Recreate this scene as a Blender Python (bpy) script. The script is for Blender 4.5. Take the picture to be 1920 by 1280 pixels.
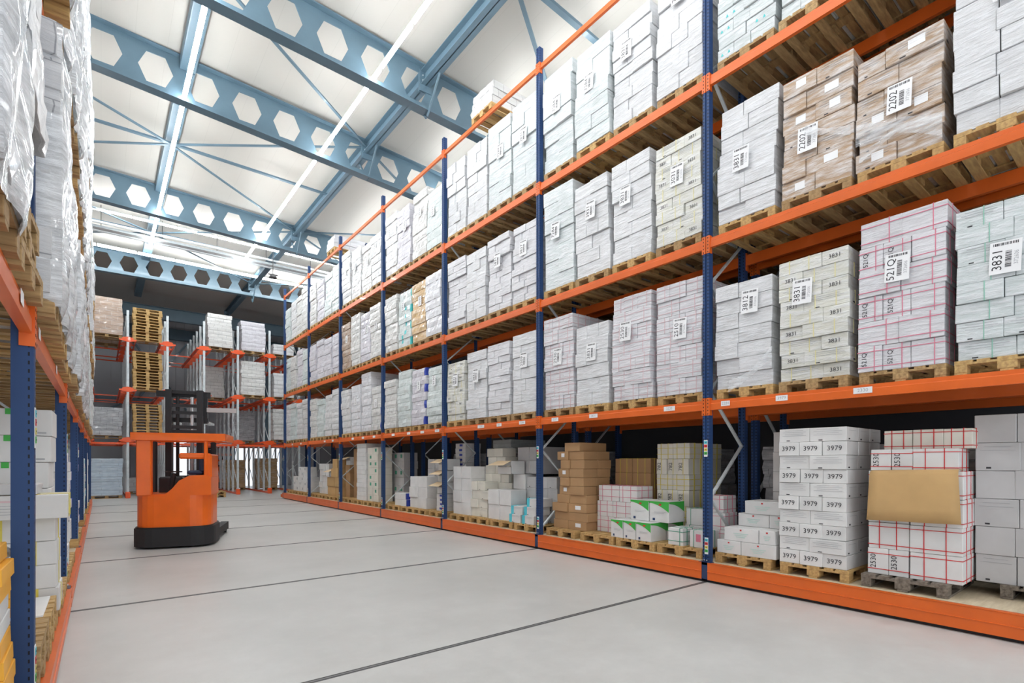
import bpy, math, random
from mathutils import Matrix, Vector
for o in list(bpy.data.objects): bpy.data.objects.remove(o)
S = bpy.context.scene; COL = S.collection
# ---------------------------------------------------------------- camera, world, exposure
cd = bpy.data.cameras.new('camera'); cam = bpy.data.objects.new('camera', cd); COL.objects.link(cam)
cam.location = (0, 0, 1.724); cam.rotation_euler = (math.pi/2, 0, -math.radians(38.22))
cd.sensor_width = 36; cd.lens = 18.347; cd.shift_y = 0.1182; cd.clip_start = 0.05; cd.clip_end = 200
S.camera = cam
W = bpy.data.worlds.new('world'); S.world = W; W.use_nodes = True
W.node_tree.nodes['Background'].inputs[0].default_value = (0.93, 0.96, 1.0, 1)
W.node_tree.nodes['Background'].inputs[1].default_value = 1.15      # added uniform fill, entering where the shell is left open behind the camera
S.view_settings.view_transform = 'Standard'; S.view_settings.look = 'None'
S.view_settings.gamma = 1; S.view_settings.use_curve_mapping = False
S.view_settings.exposure = 0.42
S.cycles.max_bounces = 7; S.cycles.diffuse_bounces = 4; S.cycles.transparent_max_bounces = 10
S.cycles.sample_clamp_indirect = 6
LEDW = 40.0                                                          # emission of the LED tubes
R = random.Random(7)
Y0, P = 4.2, 3.7
XR, XRr, XS, XSr = 6.93, 7.93, 8.33, 9.33                            # posts of the long rack and of the row behind it
XL, XLr = -0.36, -1.36
BEAMS = [2.62, 4.96, 7.30]
RAIL = 9.64
DECK = 0.285

# ---------------------------------------------------------------- mesh helpers
class MB:
    def __init__(s): s.v = []; s.f = []; s.m = []; s.mats = []
    def mi(s, m):
        if m not in s.mats: s.mats.append(m)
        return s.mats.index(m)
    def add(s, vs, fs, m, M=None):
        k = len(s.v); i = s.mi(m)
        if M is not None: vs = [tuple(M @ Vector(v)) for v in vs]
        s.v += [tuple(v) for v in vs]
        for f in fs: s.f.append(tuple(a+k for a in f)); s.m.append(i)
    def box(s, x0, x1, y0, y1, z0, z1, m, M=None):
        vs = [(x, y, z) for x in (x0, x1) for y in (y0, y1) for z in (z0, z1)]
        s.add(vs, [(0,1,3,2), (4,6,7,5), (0,4,5,1), (2,3,7,6), (0,2,6,4), (1,5,7,3)], m, M)
    def cbox(s, x0, x1, y0, y1, z0, z1, m, c=.008, M=None, jig=0, rng=None):
        # chamfered box
        xs, ys, zs = (x0, x1), (y0, y1), (z0, z1); vs = []; idx = {}
        for i in (0, 1):
            for j in (0, 1):
                for k in (0, 1):
                    ox = oy = oz = 0
                    if jig: ox, oy, oz = rng.uniform(-jig, jig), rng.uniform(-jig, jig), rng.uniform(-jig, jig)
                    X, Y, Z = xs[i]+ox, ys[j]+oy, zs[k]+oz
                    sx, sy, sz = (c if i == 0 else -c), (c if j == 0 else -c), (c if k == 0 else -c)
                    idx[i,j,k] = len(vs)
                    vs += [(X, Y+sy, Z+sz), (X+sx, Y, Z+sz), (X+sx, Y+sy, Z)]
        g = lambda i, j, k, a: idx[i,j,k]+a
        F = []
        F.append([g(0,0,0,0), g(0,0,1,0), g(0,1,1,0), g(0,1,0,0)]); F.append([g(1,0,0,0), g(1,1,0,0), g(1,1,1,0), g(1,0,1,0)])
        F.append([g(0,0,0,1), g(1,0,0,1), g(1,0,1,1), g(0,0,1,1)]); F.append([g(0,1,0,1), g(0,1,1,1), g(1,1,1,1), g(1,1,0,1)])
        F.append([g(0,0,0,2), g(0,1,0,2), g(1,1,0,2), g(1,0,0,2)]); F.append([g(0,0,1,2), g(1,0,1,2), g(1,1,1,2), g(0,1,1,2)])
        for j in (0, 1):
            for k in (0, 1):
                F.append([g(0,j,k,1), g(1,j,k,1), g(1,j,k,2), g(0,j,k,2)][::(1 if j == k else -1)])
        for i in (0, 1):
            for k in (0, 1):
                F.append([g(i,0,k,0), g(i,0,k,2), g(i,1,k,2), g(i,1,k,0)][::(1 if i == k else -1)])
        for i in (0, 1):
            for j in (0, 1):
                F.append([g(i,j,0,0), g(i,j,1,0), g(i,j,1,1), g(i,j,0,1)][::(1 if i == j else -1)])
        for i in (0, 1):
            for j in (0, 1):
                for k in (0, 1):
                    F.append([g(i,j,k,0), g(i,j,k,1), g(i,j,k,2)][::(-1 if (i+j+k) % 2 else 1)])
        s.add(vs, F, m, M)
    def bar(s, a, b, w, h, m, up=(0, 0, 1)):
        a, b = Vector(a), Vector(b); d = (b-a); L = d.length; d.normalize(); up = Vector(up)
        if abs(d.dot(up)) > .98: up = Vector((1, 0, 0))
        sx = d.cross(up).normalized(); sz = sx.cross(d).normalized()
        M = Matrix((( sx[0], d[0], sz[0], a[0]), (sx[1], d[1], sz[1], a[1]), (sx[2], d[2], sz[2], a[2]), (0, 0, 0, 1)))
        s.box(-w/2, w/2, 0, L, -h/2, h/2, m, M)
    def tube(s, a, b, r, m, n=8, r2=None):
        a, b = Vector(a), Vector(b); d = (b-a).normalized(); up = Vector((0, 0, 1)) if abs(d.z) < .9 else Vector((1, 0, 0))
        u = d.cross(up).normalized(); w = u.cross(d); r2 = r if r2 is None else r2
        vs = [a+(u*math.cos(t)+w*math.sin(t))*r for t in [2*math.pi*i/n for i in range(n)]] + [b+(u*math.cos(t)+w*math.sin(t))*r2 for t in [2*math.pi*i/n for i in range(n)]]
        F = [(i, (i+1) % n, n+(i+1) % n, n+i) for i in range(n)] + [tuple(range(n))[::-1], tuple(range(n, 2*n))]
        s.add(vs, F, m)
    def prism(s, pts, axis, t0, t1, m, M=None):
        # pts: 2D outline; axis 'x','y','z' is extrusion direction
        def v(p, t): return {'x': (t, p[0], p[1]), 'y': (p[0], t, p[1]), 'z': (p[0], p[1], t)}[axis]
        n = len(pts); vs = [v(p, t0) for p in pts]+[v(p, t1) for p in pts]
        F = [(i, (i+1) % n, n+(i+1) % n, n+i) for i in range(n)] + [tuple(range(n))[::-1], tuple(range(n, 2*n))]
        s.add(vs, F, m, M)
    def text(s, t, size, m, M):
        vs, fs = text_mesh(t)
        s.add([(v[0]*size, v[1]*size, 0) for v in vs], fs, m, M)
    def mesh(s, name, smooth=False, fix=False):
        me = bpy.data.meshes.new(name); me.from_pydata(s.v, [], s.f); me.polygons.foreach_set('material_index', s.m)
        for m in s.mats: me.materials.append(m)
        if smooth: me.polygons.foreach_set('use_smooth', [True]*len(s.f))
        me.update(); return me
    def obj(s, name, parent=None, loc=(0, 0, 0), smooth=False):
        return put(name, s.mesh(name, smooth), parent, loc)
_T = {}
def text_mesh(t):
    if t not in _T:
        c = bpy.data.curves.new('lettering', 'FONT'); c.body = t; c.align_x = 'CENTER'; c.align_y = 'CENTER'; c.size = 1; c.resolution_u = 2
        o = bpy.data.objects.new('lettering', c); COL.objects.link(o)
        me = bpy.data.meshes.new_from_object(o.evaluated_get(bpy.context.evaluated_depsgraph_get()))
        _T[t] = ([tuple(v.co) for v in me.vertices], [tuple(p.vertices) for p in me.polygons])
        bpy.data.objects.remove(o); bpy.data.curves.remove(c)
    return _T[t]
def put(name, me, parent=None, loc=(0, 0, 0), rz=0):
    o = bpy.data.objects.new(name, me); COL.objects.link(o); o.location = loc; o.rotation_euler = (0, 0, rz)
    if parent: o.parent = parent
    return o
SEEN = {}
def tag(o, label, cat, group=None):
    SEEN.setdefault(label, []).append(o.name)
    o['label'] = label; o['category'] = cat
    if group: o['group'] = group
    return o
def thing(name, label, cat, loc=(0, 0, 0), rz=0, group=None):
    return tag(put(name, None, None, loc, rz), label, cat, group)
def struct(o): o['kind'] = 'structure'; return o
ORD = ['first', 'second', 'third', 'fourth', 'fifth', 'sixth', 'seventh', 'eighth', 'ninth', 'tenth', 'eleventh', 'twelfth', 'thirteenth', 'fourteenth', 'fifteenth', 'sixteenth', 'seventeenth', 'eighteenth', 'nineteenth', 'twentieth']

# ---------------------------------------------------------------- materials
def nt(name):
    m = bpy.data.materials.new(name); m.use_nodes = True; t = m.node_tree
    return m, t, t.nodes['Principled BSDF']
def N(t, kind, **kw):
    n = t.nodes.new(kind)
    for k, v in kw.items():
        if k in n.inputs: n.inputs[k].default_value = v
        else: setattr(n, k, v)
    return n
def ramp(t, fac, stops):
    r = N(t, 'ShaderNodeValToRGB'); e = r.color_ramp.elements
    while len(e) < len(stops): e.new(.5)
    for el, (p, c) in zip(e, stops): el.position = p; el.color = (*c, 1)
    t.links.new(fac, r.inputs['Fac']); return r.outputs['Color']
def mix(t, fac, a, b, mode='MIX'):
    n = N(t, 'ShaderNodeMix', data_type='RGBA', blend_type=mode)
    for v, k in ((fac, 0), (a, 6), (b, 7)):
        if hasattr(v, 'is_linked') or hasattr(v, 'links'): t.links.new(v, n.inputs[k])
        elif k == 0: n.inputs[0].default_value = v
        else: n.inputs[k].default_value = (*v, 1)
    return n.outputs[2]
def bump(t, b, h, strength, dist=.01):
    n = N(t, 'ShaderNodeBump', Strength=strength, Distance=dist); t.links.new(h, n.inputs['Height']); t.links.new(n.outputs[0], b.inputs['Normal'])
def co(t, which='Object'): return N(t, 'ShaderNodeTexCoord').outputs[which]
def mapped(t, v, scale, rot=(0, 0, 0)):
    n = N(t, 'ShaderNodeMapping'); n.inputs['Scale'].default_value = scale; n.inputs['Rotation'].default_value = rot
    t.links.new(v, n.inputs['Vector']); return n.outputs[0]
def noise(t, v, s, d=3, r=.5):
    n = N(t, 'ShaderNodeTexNoise', Scale=s, Detail=d, Roughness=r); t.links.new(v, n.inputs['Vector']); return n.outputs['Fac']
def plain(name, c, rough=.5, metal=0, var=.06, scale=6, coat=0):
    m, t, b = nt(name); f = noise(t, co(t), scale, 4)
    col = ramp(t, f, [(.25, tuple(x*(1-var) for x in c)), (.75, tuple(min(1, x*(1+var)) for x in c))])
    t.links.new(col, b.inputs['Base Color']); b.inputs['Roughness'].default_value = rough; b.inputs['Metallic'].default_value = metal
    b.inputs['Coat Weight'].default_value = coat
    return m
def steel(name, c, rough=.38, metal=.0, coat=.3):
    return plain(name, c, rough, metal, .08, 3, coat)
ORANGE = steel('orange_paint', (.70, .125, .012), .4, 0, .12); BLUE = steel('blue_paint', (.014, .036, .11), .4)
GALV = plain('galvanised_steel', (.60, .65, .67), .45, .3, .12, 9); HOLE = plain('hole_black', (.01, .01, .012), .8)
DARK = plain('dark_rubber', (.022, .022, .024), .7); BLACKP = plain('black_paint', (.02, .021, .024), .4)
ROOFBLUE = steel('blue_grey_steel', (.115, .19, .245), .45, 0, .1)
TRUCKOR = steel('truck_orange', (.92, .155, .008), .33)
REDRAIL = steel('red_orange_rail', (.85, .10, .015), .4)
PAPER = plain('white_paper', (.80, .81, .82), .6, 0, .03); INK = plain('print_ink', (.03, .03, .035), .6)
GREYINK = plain('grey_print', (.38, .39, .41), .6)
PINK = plain('pink_strap', (.64, .20, .28), .4); PALEPINK = plain('pale_pink_strap', (.64, .46, .49), .4); PALEYEL = plain('pale_yellow_strap', (.72, .66, .32), .4); PALEGRN = plain('pale_green_strap', (.25, .50, .40), .4); RED = plain('red_strap', (.60, .03, .03), .4); YEL = plain('yellow_strap', (.72, .60, .10), .4)
GRN = plain('green_strap', (.05, .30, .19), .4); TEAL = plain('teal_print', (.06, .50, .52), .5); ROYAL = plain('royal_blue_print', (.03, .06, .38), .5)
KGREEN = plain('bright_green_print', (.05, .42, .06), .45); MINT = plain('mint_print', (.50, .68, .62), .6); CYAN = plain('cyan_print', (.09, .55, .66), .5)
FLAP = plain('flap_inside', (.72, .56, .36), .8)
def board(name, c, wr=.35, coat=.0, film=0):
    # carton board; film > 0 adds the wrinkled gloss of stretch wrap around it
    m, t, b = nt(name)
    geo = N(t, 'ShaderNodeNewGeometry').outputs['Position']
    f = noise(t, mapped(t, geo, (1, 1, 1)), 3.5, 4); rnd = N(t, 'ShaderNodeObjectInfo').outputs['Random']
    col = ramp(t, f, [(.3, tuple(x*.93 for x in c)), (.7, tuple(min(1, x*1.05) for x in c))])
    hv = N(t, 'ShaderNodeHueSaturation'); t.links.new(col, hv.inputs['Color'])
    mr = N(t, 'ShaderNodeMapRange'); t.links.new(rnd, mr.inputs[0]); mr.inputs[3].default_value = .94; mr.inputs[4].default_value = 1.04
    t.links.new(mr.outputs[0], hv.inputs['Value']); col = hv.outputs[0]
    if film:
        s1 = noise(t, mapped(t, geo, (2, 2, 16), (.35, 0, 0)), 1.3, 6, .62)
        s2 = noise(t, mapped(t, geo, (3, 3, 11), (-.5, .2, 0)), 1.6, 6, .65)
        mm = N(t, 'ShaderNodeMath', operation='MULTIPLY'); t.links.new(s1, mm.inputs[0]); t.links.new(s2, mm.inputs[1])
        veil = ramp(t, mm.outputs[0], [(.18, (0, 0, 0)), (.34, (1, 1, 1))])
        vm = N(t, 'ShaderNodeMath', operation='MULTIPLY'); t.links.new(veil, vm.inputs[0]); vm.inputs[1].default_value = film
        col = mix(t, vm.outputs[0], col, (.80, .82, .85))
        bump(t, b, mm.outputs[0], .9, .05)
        b.inputs['Coat Weight'].default_value = .35; b.inputs['Coat Roughness'].default_value = .22
    else:
        bump(t, b, noise(t, geo, 18, 3), .08, .01)
    t.links.new(col, b.inputs['Base Color']); b.inputs['Roughness'].default_value = wr
    return m
WHITE = board('white_board', (.70, .70, .69), .6); CREAM = board('cream_board', (.72, .70, .62), .6); BROWN = board('brown_board', (.42, .25, .12), .75)
GREYB = board('grey_board', (.55, .55, .55), .6); KRAFT = board('kraft_board', (.52, .33, .14), .75); AMBER = board('amber_board', (.85, .42, .04), .5)
FWHITE = board('wrapped_white_board', (.60, .61, .62), .4, film=.62); FBROWN = board('wrapped_brown_board', (.40, .27, .165), .4, film=.6)
FLILAC = board('wrapped_lilac_board', (.62, .62, .645), .4, film=.5); FCREAM = board('wrapped_cream_board', (.63, .63, .56), .4, film=.55); FICE = board('wrapped_pale_board', (.56, .62, .62), .4, film=.65)
def bricked(name, c, seam, bw=.36, bh=.24, c2=None, film=.4):
    # a wrapped load seen small: carton courses with dark gaps between them
    m, t, b = nt(name); s = N(t, 'ShaderNodeSeparateXYZ'); t.links.new(co(t), s.inputs[0])
    ad = N(t, 'ShaderNodeMath', operation='ADD'); t.links.new(s.outputs[0], ad.inputs[0]); t.links.new(s.outputs[1], ad.inputs[1])
    cb = N(t, 'ShaderNodeCombineXYZ'); t.links.new(ad.outputs[0], cb.inputs[0]); t.links.new(s.outputs[2], cb.inputs[1])
    k = N(t, 'ShaderNodeTexBrick'); t.links.new(cb.outputs[0], k.inputs['Vector'])
    for a, v in (('Scale', 1), ('Mortar Size', .006), ('Mortar Smooth', .6), ('Brick Width', bw), ('Row Height', bh), ('Bias', 0)): k.inputs[a].default_value = v
    k.inputs['Color1'].default_value = (*c, 1); k.inputs['Color2'].default_value = (*(c2 or tuple(x*.88 for x in c)), 1); k.inputs['Mortar'].default_value = (*seam, 1)
    geo = N(t, 'ShaderNodeNewGeometry').outputs['Position']
    s1 = noise(t, mapped(t, geo, (2, 2, 12), (.3, 0, 0)), 1.5, 6, .65)
    veil = ramp(t, s1, [(.45, (0, 0, 0)), (.75, (1, 1, 1))]); vm = N(t, 'ShaderNodeMath', operation='MULTIPLY'); t.links.new(veil, vm.inputs[0]); vm.inputs[1].default_value = film
    col = mix(t, vm.outputs[0], k.outputs['Color'], (.86, .87, .89))
    t.links.new(col, b.inputs['Base Color']); b.inputs['Roughness'].default_value = .42; b.inputs['Coat Weight'].default_value = .3
    bump(t, b, s1, .5, .03); return m
BW = {'white': bricked('far_white', (.72, .725, .73), (.34, .35, .37)), 'white2': bricked('far_white_small', (.70, .70, .68), (.30, .30, .30), .27, .17),
      'lilac': bricked('far_lilac', (.66, .65, .70), (.42, .40, .46), .22, .15), 'brown': bricked('far_brown', (.40, .29, .21), (.2, .13, .08), .3, .2, film=.45),
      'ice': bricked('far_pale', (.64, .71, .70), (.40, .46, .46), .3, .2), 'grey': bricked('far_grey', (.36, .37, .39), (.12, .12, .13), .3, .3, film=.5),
      'big': bricked('far_big_white', (.72, .73, .76), (.42, .43, .46), .8, .45), 'bluebags': bricked('far_pale_blue', (.50, .60, .70), (.30, .36, .44), .9, .13),
      'tan': bricked('far_tan', (.62, .42, .20), (.35, .22, .1), .5, .3, film=.5), 'brownbright': bricked('far_brown_film', (.50, .36, .27), (.66, .60, .56), .3, .22, film=.5)}
def wood(name, a, c_, dark):
    m, t, b = nt(name); v = co(t)
    g = noise(t, mapped(t, v, (1.2, 9, 9)), 3, 5, .6); rnd = N(t, 'ShaderNodeObjectInfo').outputs['Random']
    base = mix(t, rnd, a, c_); col = mix(t, ramp(t, g, [(.35, (0, 0, 0)), (.7, (1, 1, 1))]), dark, base)
    t.links.new(col, b.inputs['Base Color']); b.inputs['Roughness'].default_value = .75; bump(t, b, g, .3, .004); return m
WOOD = wood('pallet_wood', (.56, .38, .17), (.40, .26, .12), (.27, .165, .07)); OLDWOOD = wood('weathered_wood', (.30, .26, .21), (.25, .22, .18), (.11, .09, .07))
GOLDWOOD = wood('fresh_pallet_wood', (.66, .45, .18), (.58, .38, .15), (.38, .23, .09))
def floor_mat():
    m, t, b = nt('concrete'); g = N(t, 'ShaderNodeNewGeometry').outputs['Position']
    a = noise(t, g, .55, 6, .6); c2 = noise(t, g, 5, 6, .7)
    col = mix(t, .35, ramp(t, a, [(.3, (.47, .47, .45)), (.7, (.63, .63, .61))]), ramp(t, c2, [(.3, (.46, .46, .44)), (.7, (.66, .66, .64))]))
    t.links.new(col, b.inputs['Base Color']); b.inputs['Roughness'].default_value = .38
    rr = ramp(t, c2, [(.3, (.28,)*3), (.7, (.5,)*3)]); t.links.new(rr, b.inputs['Roughness']); bump(t, b, c2, .05, .005); return m
def film_mat(name, lo, hi, rot=.5):
    m, t, b = nt(name); v = co(t)
    s1 = noise(t, mapped(t, v, (2, 2, 14), (rot, 0, 0)), 1.6, 6, .7)
    f = ramp(t, s1, [(.38, (lo,)*3), (.66, (hi,)*3)])
    tr = N(t, 'ShaderNodeBsdfTransparent'); mx = N(t, 'ShaderNodeMixShader'); out = t.nodes['Material Output']
    b.inputs['Base Color'].default_value = (.86, .89, .92, 1); b.inputs['Roughness'].default_value = .2; b.inputs['Coat Weight'].default_value = .5
    bump(t, b, s1, .8, .03)
    t.links.new(f, mx.inputs[0]); t.links.new(tr.outputs[0], mx.inputs[1]); t.links.new(b.outputs[0], mx.inputs[2]); t.links.new(mx.outputs[0], out.inputs['Surface'])
    return m
FILM = film_mat('stretch_film', .12, .65); FILML = film_mat('heavy_film', .55, 1.0, 1.2)
def emis(name, c, s):
    m, t, b = nt(name); b.inputs['Emission Color'].default_value = (*c, 1); b.inputs['Emission Strength'].default_value = s; return m
LED = emis('led_tube', (.97, .99, 1), LEDW)
CEIL, t_, b_ = nt('ceiling_sheet'); g_ = N(t_, 'ShaderNodeNewGeometry').outputs['Position']
w_ = N(t_, 'ShaderNodeTexWave', Scale=.5, bands_direction='X'); w_.wave_profile = 'SAW'; t_.links.new(g_, w_.inputs['Vector'])
t_.links.new(ramp(t_, w_.outputs['Fac'], [(0, (.43, .415, .38)), (.012, (.55, .53, .485))]), b_.inputs['Base Color']); b_.inputs['Roughness'].default_value = .55
WALLM = plain('wall_panel', (.46, .47, .50), .6, 0, .05, 1); PLY = wood('plywood_deck', (.66, .56, .40), (.60, .50, .35), (.52, .43, .29))

# ---------------------------------------------------------------- floor, walls, roof
def zc(x): return 11.80-.032*x                                       # underside of the roof sheet
m = MB(); m.box(-9, 14, -2.5, 46, -.15, 0, floor_mat()); struct(m.obj('floor'))
m = MB(); m.add([(-9, -2.5, zc(-9)), (14, -2.5, zc(14)), (14, 46, zc(14)), (-9, 46, zc(-9)), (-9, -2.5, zc(-9)+.2), (14, -2.5, zc(14)+.2), (14, 46, zc(14)+.2), (-9, 46, zc(-9)+.2)],
    [(0,1,2,3), (4,7,6,5), (0,4,5,1), (2,6,7,3), (1,5,6,2), (0,3,7,4)], CEIL); struct(m.obj('ceiling'))
m = MB()
for i in range(46): m.box(-9+i*.5, -9+i*.5+.49, 42, 42.12, 0, 12.05, WALLM)
m.box(-9, 14, 42.1, 42.3, 0, 12.1, WALLM); struct(m.obj('wall_back'))
DAY = emis('daylit_curtain', (.86, .92, 1.0), .9); DFR = plain('door_frame_blue', (.16, .26, .42), .5)
for n_, (a, b) in enumerate(((2.1, 5.2), (7.6, 10.6))):
    d_ = put('door_%d' % (n_+1), None); struct(d_)
    m = MB()
    for i in range(int((b-a)/.2)): m.box(a+i*.2, a+i*.2+.188, 41.9, 41.92, .03, 3.1, DAY)
    struct(m.obj('curtain', d_)); m = MB(); m.box(a-.3, a, 41.85, 42, 0, 3.3, DFR); m.box(b, b+.3, 41.85, 42, 0, 3.3, DFR); m.box(a-.3, b+.3, 41.85, 42, 3.1, 3.4, DFR); struct(m.obj('frame', d_))
m = MB(); m.box(9.75, 9.85, -2.5, 30, 0, 9.4, plain('dark_partition', (.05, .052, .06), .8)); struct(m.obj('wall_right'))  # added dark sheet standing in for the shade behind the racks
m = MB(); m.box(13.9, 14.1, -2.5, 42, 0, 11.5, WALLM); struct(m.obj('wall_right_far'))
m = MB(); m.box(-9.1, -8.9, -2.5, 42, 0, 12.1, WALLM); struct(m.obj('wall_left'))
RAILM = plain('rail_groove', (.20, .20, .20), .5, .3); JOINT = plain('groove_dark', (.06, .06, .06), .7)
for k in range(-1, 7):
    y = Y0+P*k; m = MB(); m.box(-8, 13, y-.030, y+.030, 0, .0025, RAILM); m.box(-8, 13, y-.024, y-.013, .0, .004, JOINT); m.box(-8, 13, y+.013, y+.024, .0, .004, JOINT)
    tag(m.obj('floor_rail'), 'steel guide rail set flush in the concrete floor, %s across the aisle' % ORD[k+1], 'floor rail', 'rails for the moving racks')

# castellated roof beams: (Y, bottom z at X=0, slope, label)
def castellated(y, zb, sl, label, x0=-8.9, x1=13.8, H=1.07):
    root = thing('castellated_beam', label, 'roof beam', (0, y, 0), 0, 'castellated roof beams')
    P_, w, h = 1.0, .355, .36
    hw = .02; n0 = math.floor(x0); off = .54
    z = lambda x: zb+sl*x
    m = MB()
    def q(pts):
        for yy, rv in ((-.012, False), (.012, True)):
            vs = [(a, yy, b) for a, b in pts]; f = tuple(range(len(pts)))
            m.add(vs, [f if not rv else f[::-1]], ROOFBLUE)
    x = n0
    while x < x1:
        c = x+.5+off-1; zm = z(c)+H/2
        s_ = .19; l, r = c-.5, c+.5
        hexp = [(c-w, zm), (c-s_, zm+h), (c+s_, zm+h), (c+w, zm), (c+s_, zm-h), (c-s_, zm-h)]
        tl, tr_, bl, br = (l, z(l)+H), (r, z(r)+H), (l, z(l)), (r, z(r))
        q([tl, (l, zm), hexp[0], hexp[1]]); q([tl, hexp[1], hexp[2], tr_]); q([tr_, hexp[2], hexp[3], (r, zm)])
        q([(l, zm), bl, hexp[5], hexp[0]]); q([bl, br, hexp[4], hexp[5]]); q([br, (r, zm), hexp[3], hexp[4]])
        for i in range(6):
            a, b = hexp[i], hexp[(i+1) % 6]
            m.add([(a[0], -.012, a[1]), (b[0], -.012, b[1]), (b[0], .012, b[1]), (a[0], .012, a[1])], [(0, 1, 2, 3)], ROOFBLUE)
        x += 1
    m.obj('web', root)
    for nm, zz in (('bottom_flange', 0), ('top_flange', H)):
        m = MB(); m.add([(x0, -.14, z(x0)+zz-.015), (x1, -.14, z(x1)+zz-.015), (x1, .14, z(x1)+zz-.015), (x0, .14, z(x0)+zz-.015), (x0, -.14, z(x0)+zz+.015), (x1, -.14, z(x1)+zz+.015), (x1, .14, z(x1)+zz+.015), (x0, .14, z(x0)+zz+.015)],
            [(0,3,2,1), (4,5,6,7), (0,1,5,4), (2,3,7,6), (1,2,6,5), (0,4,7,3)], ROOFBLUE); m.obj(nm, root)
    return root
castellated(11.56, 10.68, -.036, 'blue grey honeycomb roof beam over the pallet standing on top of the rack')
castellated(15.2, 10.72, -.055, 'blue grey honeycomb roof beam with bracing rods meeting between it and the next')
castellated(22.6, 10.62, -.032, 'blue grey honeycomb roof beam just before the cross tray and pipes')
castellated(30.6, 10.55, .014, 'brightly lit honeycomb roof beam behind the crosswise light line', H=1.06)
castellated(5.2, 10.78, -.036, 'blue grey honeycomb roof beam overhead, closest to the camera')
m = MB(); y = 37.6
m.box(-8.9, 13.8, y-.02, y+.02, 10.3, 11.0, ROOFBLUE); m.box(-8.9, 13.8, y-.15, y+.15, 10.28, 10.31, ROOFBLUE); m.box(-8.9, 13.8, y-.15, y+.15, 10.98, 11.01, ROOFBLUE)
tag(m.obj('solid_roof_beam'), 'dark blue solid roof beam high above the drive-in rack', 'roof beam')
m = MB(); m.box(-8.9, 13.8, 41.6, 41.95, 10.0, 10.7, ROOFBLUE); tag(m.obj('eaves_beam'), 'dark eaves beam along the top of the end wall', 'roof beam')
def ibeam(m, x, y0, y1, zt, h, w, mat_):
    m.box(x-.01, x+.01, y0, y1, zt-h, zt, mat_); m.box(x-w/2, x+w/2, y0, y1, zt-.018, zt, mat_); m.box(x-w/2, x+w/2, y0, y1, zt-h, zt-h+.018, mat_)
# lengthwise members
XB1, XB2 = 1.66, 6.34
fr = [-2.4, 5.2, 11.56, 15.2, 22.6, 30.6, 37.6]
seg = ['behind the camera', 'above the first racks', 'over the first rods', 'over the crossed rods', 'over the pipes', 'beyond the light line']
for x, nm in ((XB1, 'box'), (XB2, 'eye')):
    for i in range(len(fr)-1):
        if i == 0 and x == XB1: continue
        a, b = fr[i]+.02, fr[i+1]-.02; zt = zc(x)-.05-(.12 if x == XB2 else 0)
        m = MB()
        if nm == 'box': m.cbox(x-.14, x+.20, a, b, zt-.26, zt, ROOFBLUE, .01)
        else:
            ibeam(m, x, a, b, zt, .34, .26, ROOFBLUE)
        t = thing('lengthwise_roof_beam', '%s lengthwise roof beam %s, %s' % ('square blue grey' if nm == 'box' else 'flanged blue grey', seg[i], 'by the first light line' if nm == 'box' else 'above the rack tops'), 'roof beam', (0, 0, 0), 0, 'lengthwise roof beams')
        m.obj('beam', t)
        if nm == 'eye':
            for yy in (a, b):
                s = 1 if yy == a else -1
                m = MB(); m.tube((x+.05, yy+s*.02, zt-1.08), (x+.05, yy+s*.62, zt-.34), .028, ROOFBLUE); m.obj('knee_brace', t)
                m = MB(); m.box(x-.16, x+.16, yy, yy+s*.02, zt-.5, zt+.02, ROOFBLUE)
                for u in (-.08, .08):
                    for w in (-.12, -.24): m.tube((x+u, yy+s*.02, zt+w), (x+u, yy+s*.04, zt+w), .018, GALV, 6)
                m.obj('end_plate', t)
def rod(a, b, w, label):
    m = MB(); m.bar(a, b, w, w*.55, ROOFBLUE); tag(m.obj('roof_brace'), label, 'bracing', 'roof bracing rods')
zb = 11.3
for (ya, yb, nm) in ((15.2, 22.6, 'in the crossed bay'), (22.6, 30.6, 'in the piped bay')):
    ym = (ya+yb)/2-.2
    for x, nx in ((-4.0, 'toward the near racks'), (XB2, 'toward the rack tops')):
        rod((XB1, ym, zb), (x, ya, zb), .07, 'slanting steel roof rod %s %s, front one' % (nm, nx))
        rod((XB1, ym, zb), (x, yb, zb), .07, 'slanting steel roof rod %s %s, rear one' % (nm, nx))
        rod((XB1, ym, zb+.03), (x, ym, zb-.02), .10, 'crosswise steel strut %s %s' % (nm, nx))
    rod((XB2, ya, zb), (11.5, ym, zb-.2), .07, 'steel roof rod %s leading over the rack, front' % nm)
    rod((XB2, yb, zb), (11.5, ym, zb-.2), .07, 'steel roof rod %s leading over the rack, rear' % nm)
rod((XB1, 11.56, zb), (XB2, 15.2, zb), .07, 'slanting steel roof rod between the two front honeycomb beams')
rod((6.34, 8.03, zb), (10.4, 10.93, zb), .09, 'steel roof rod over the rack near its tall post')
rod((6.34, 7.98, zb), (12.5, 8.3, zb-.1), .13, 'wide steel roof strut above the wrapped loads')
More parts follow.
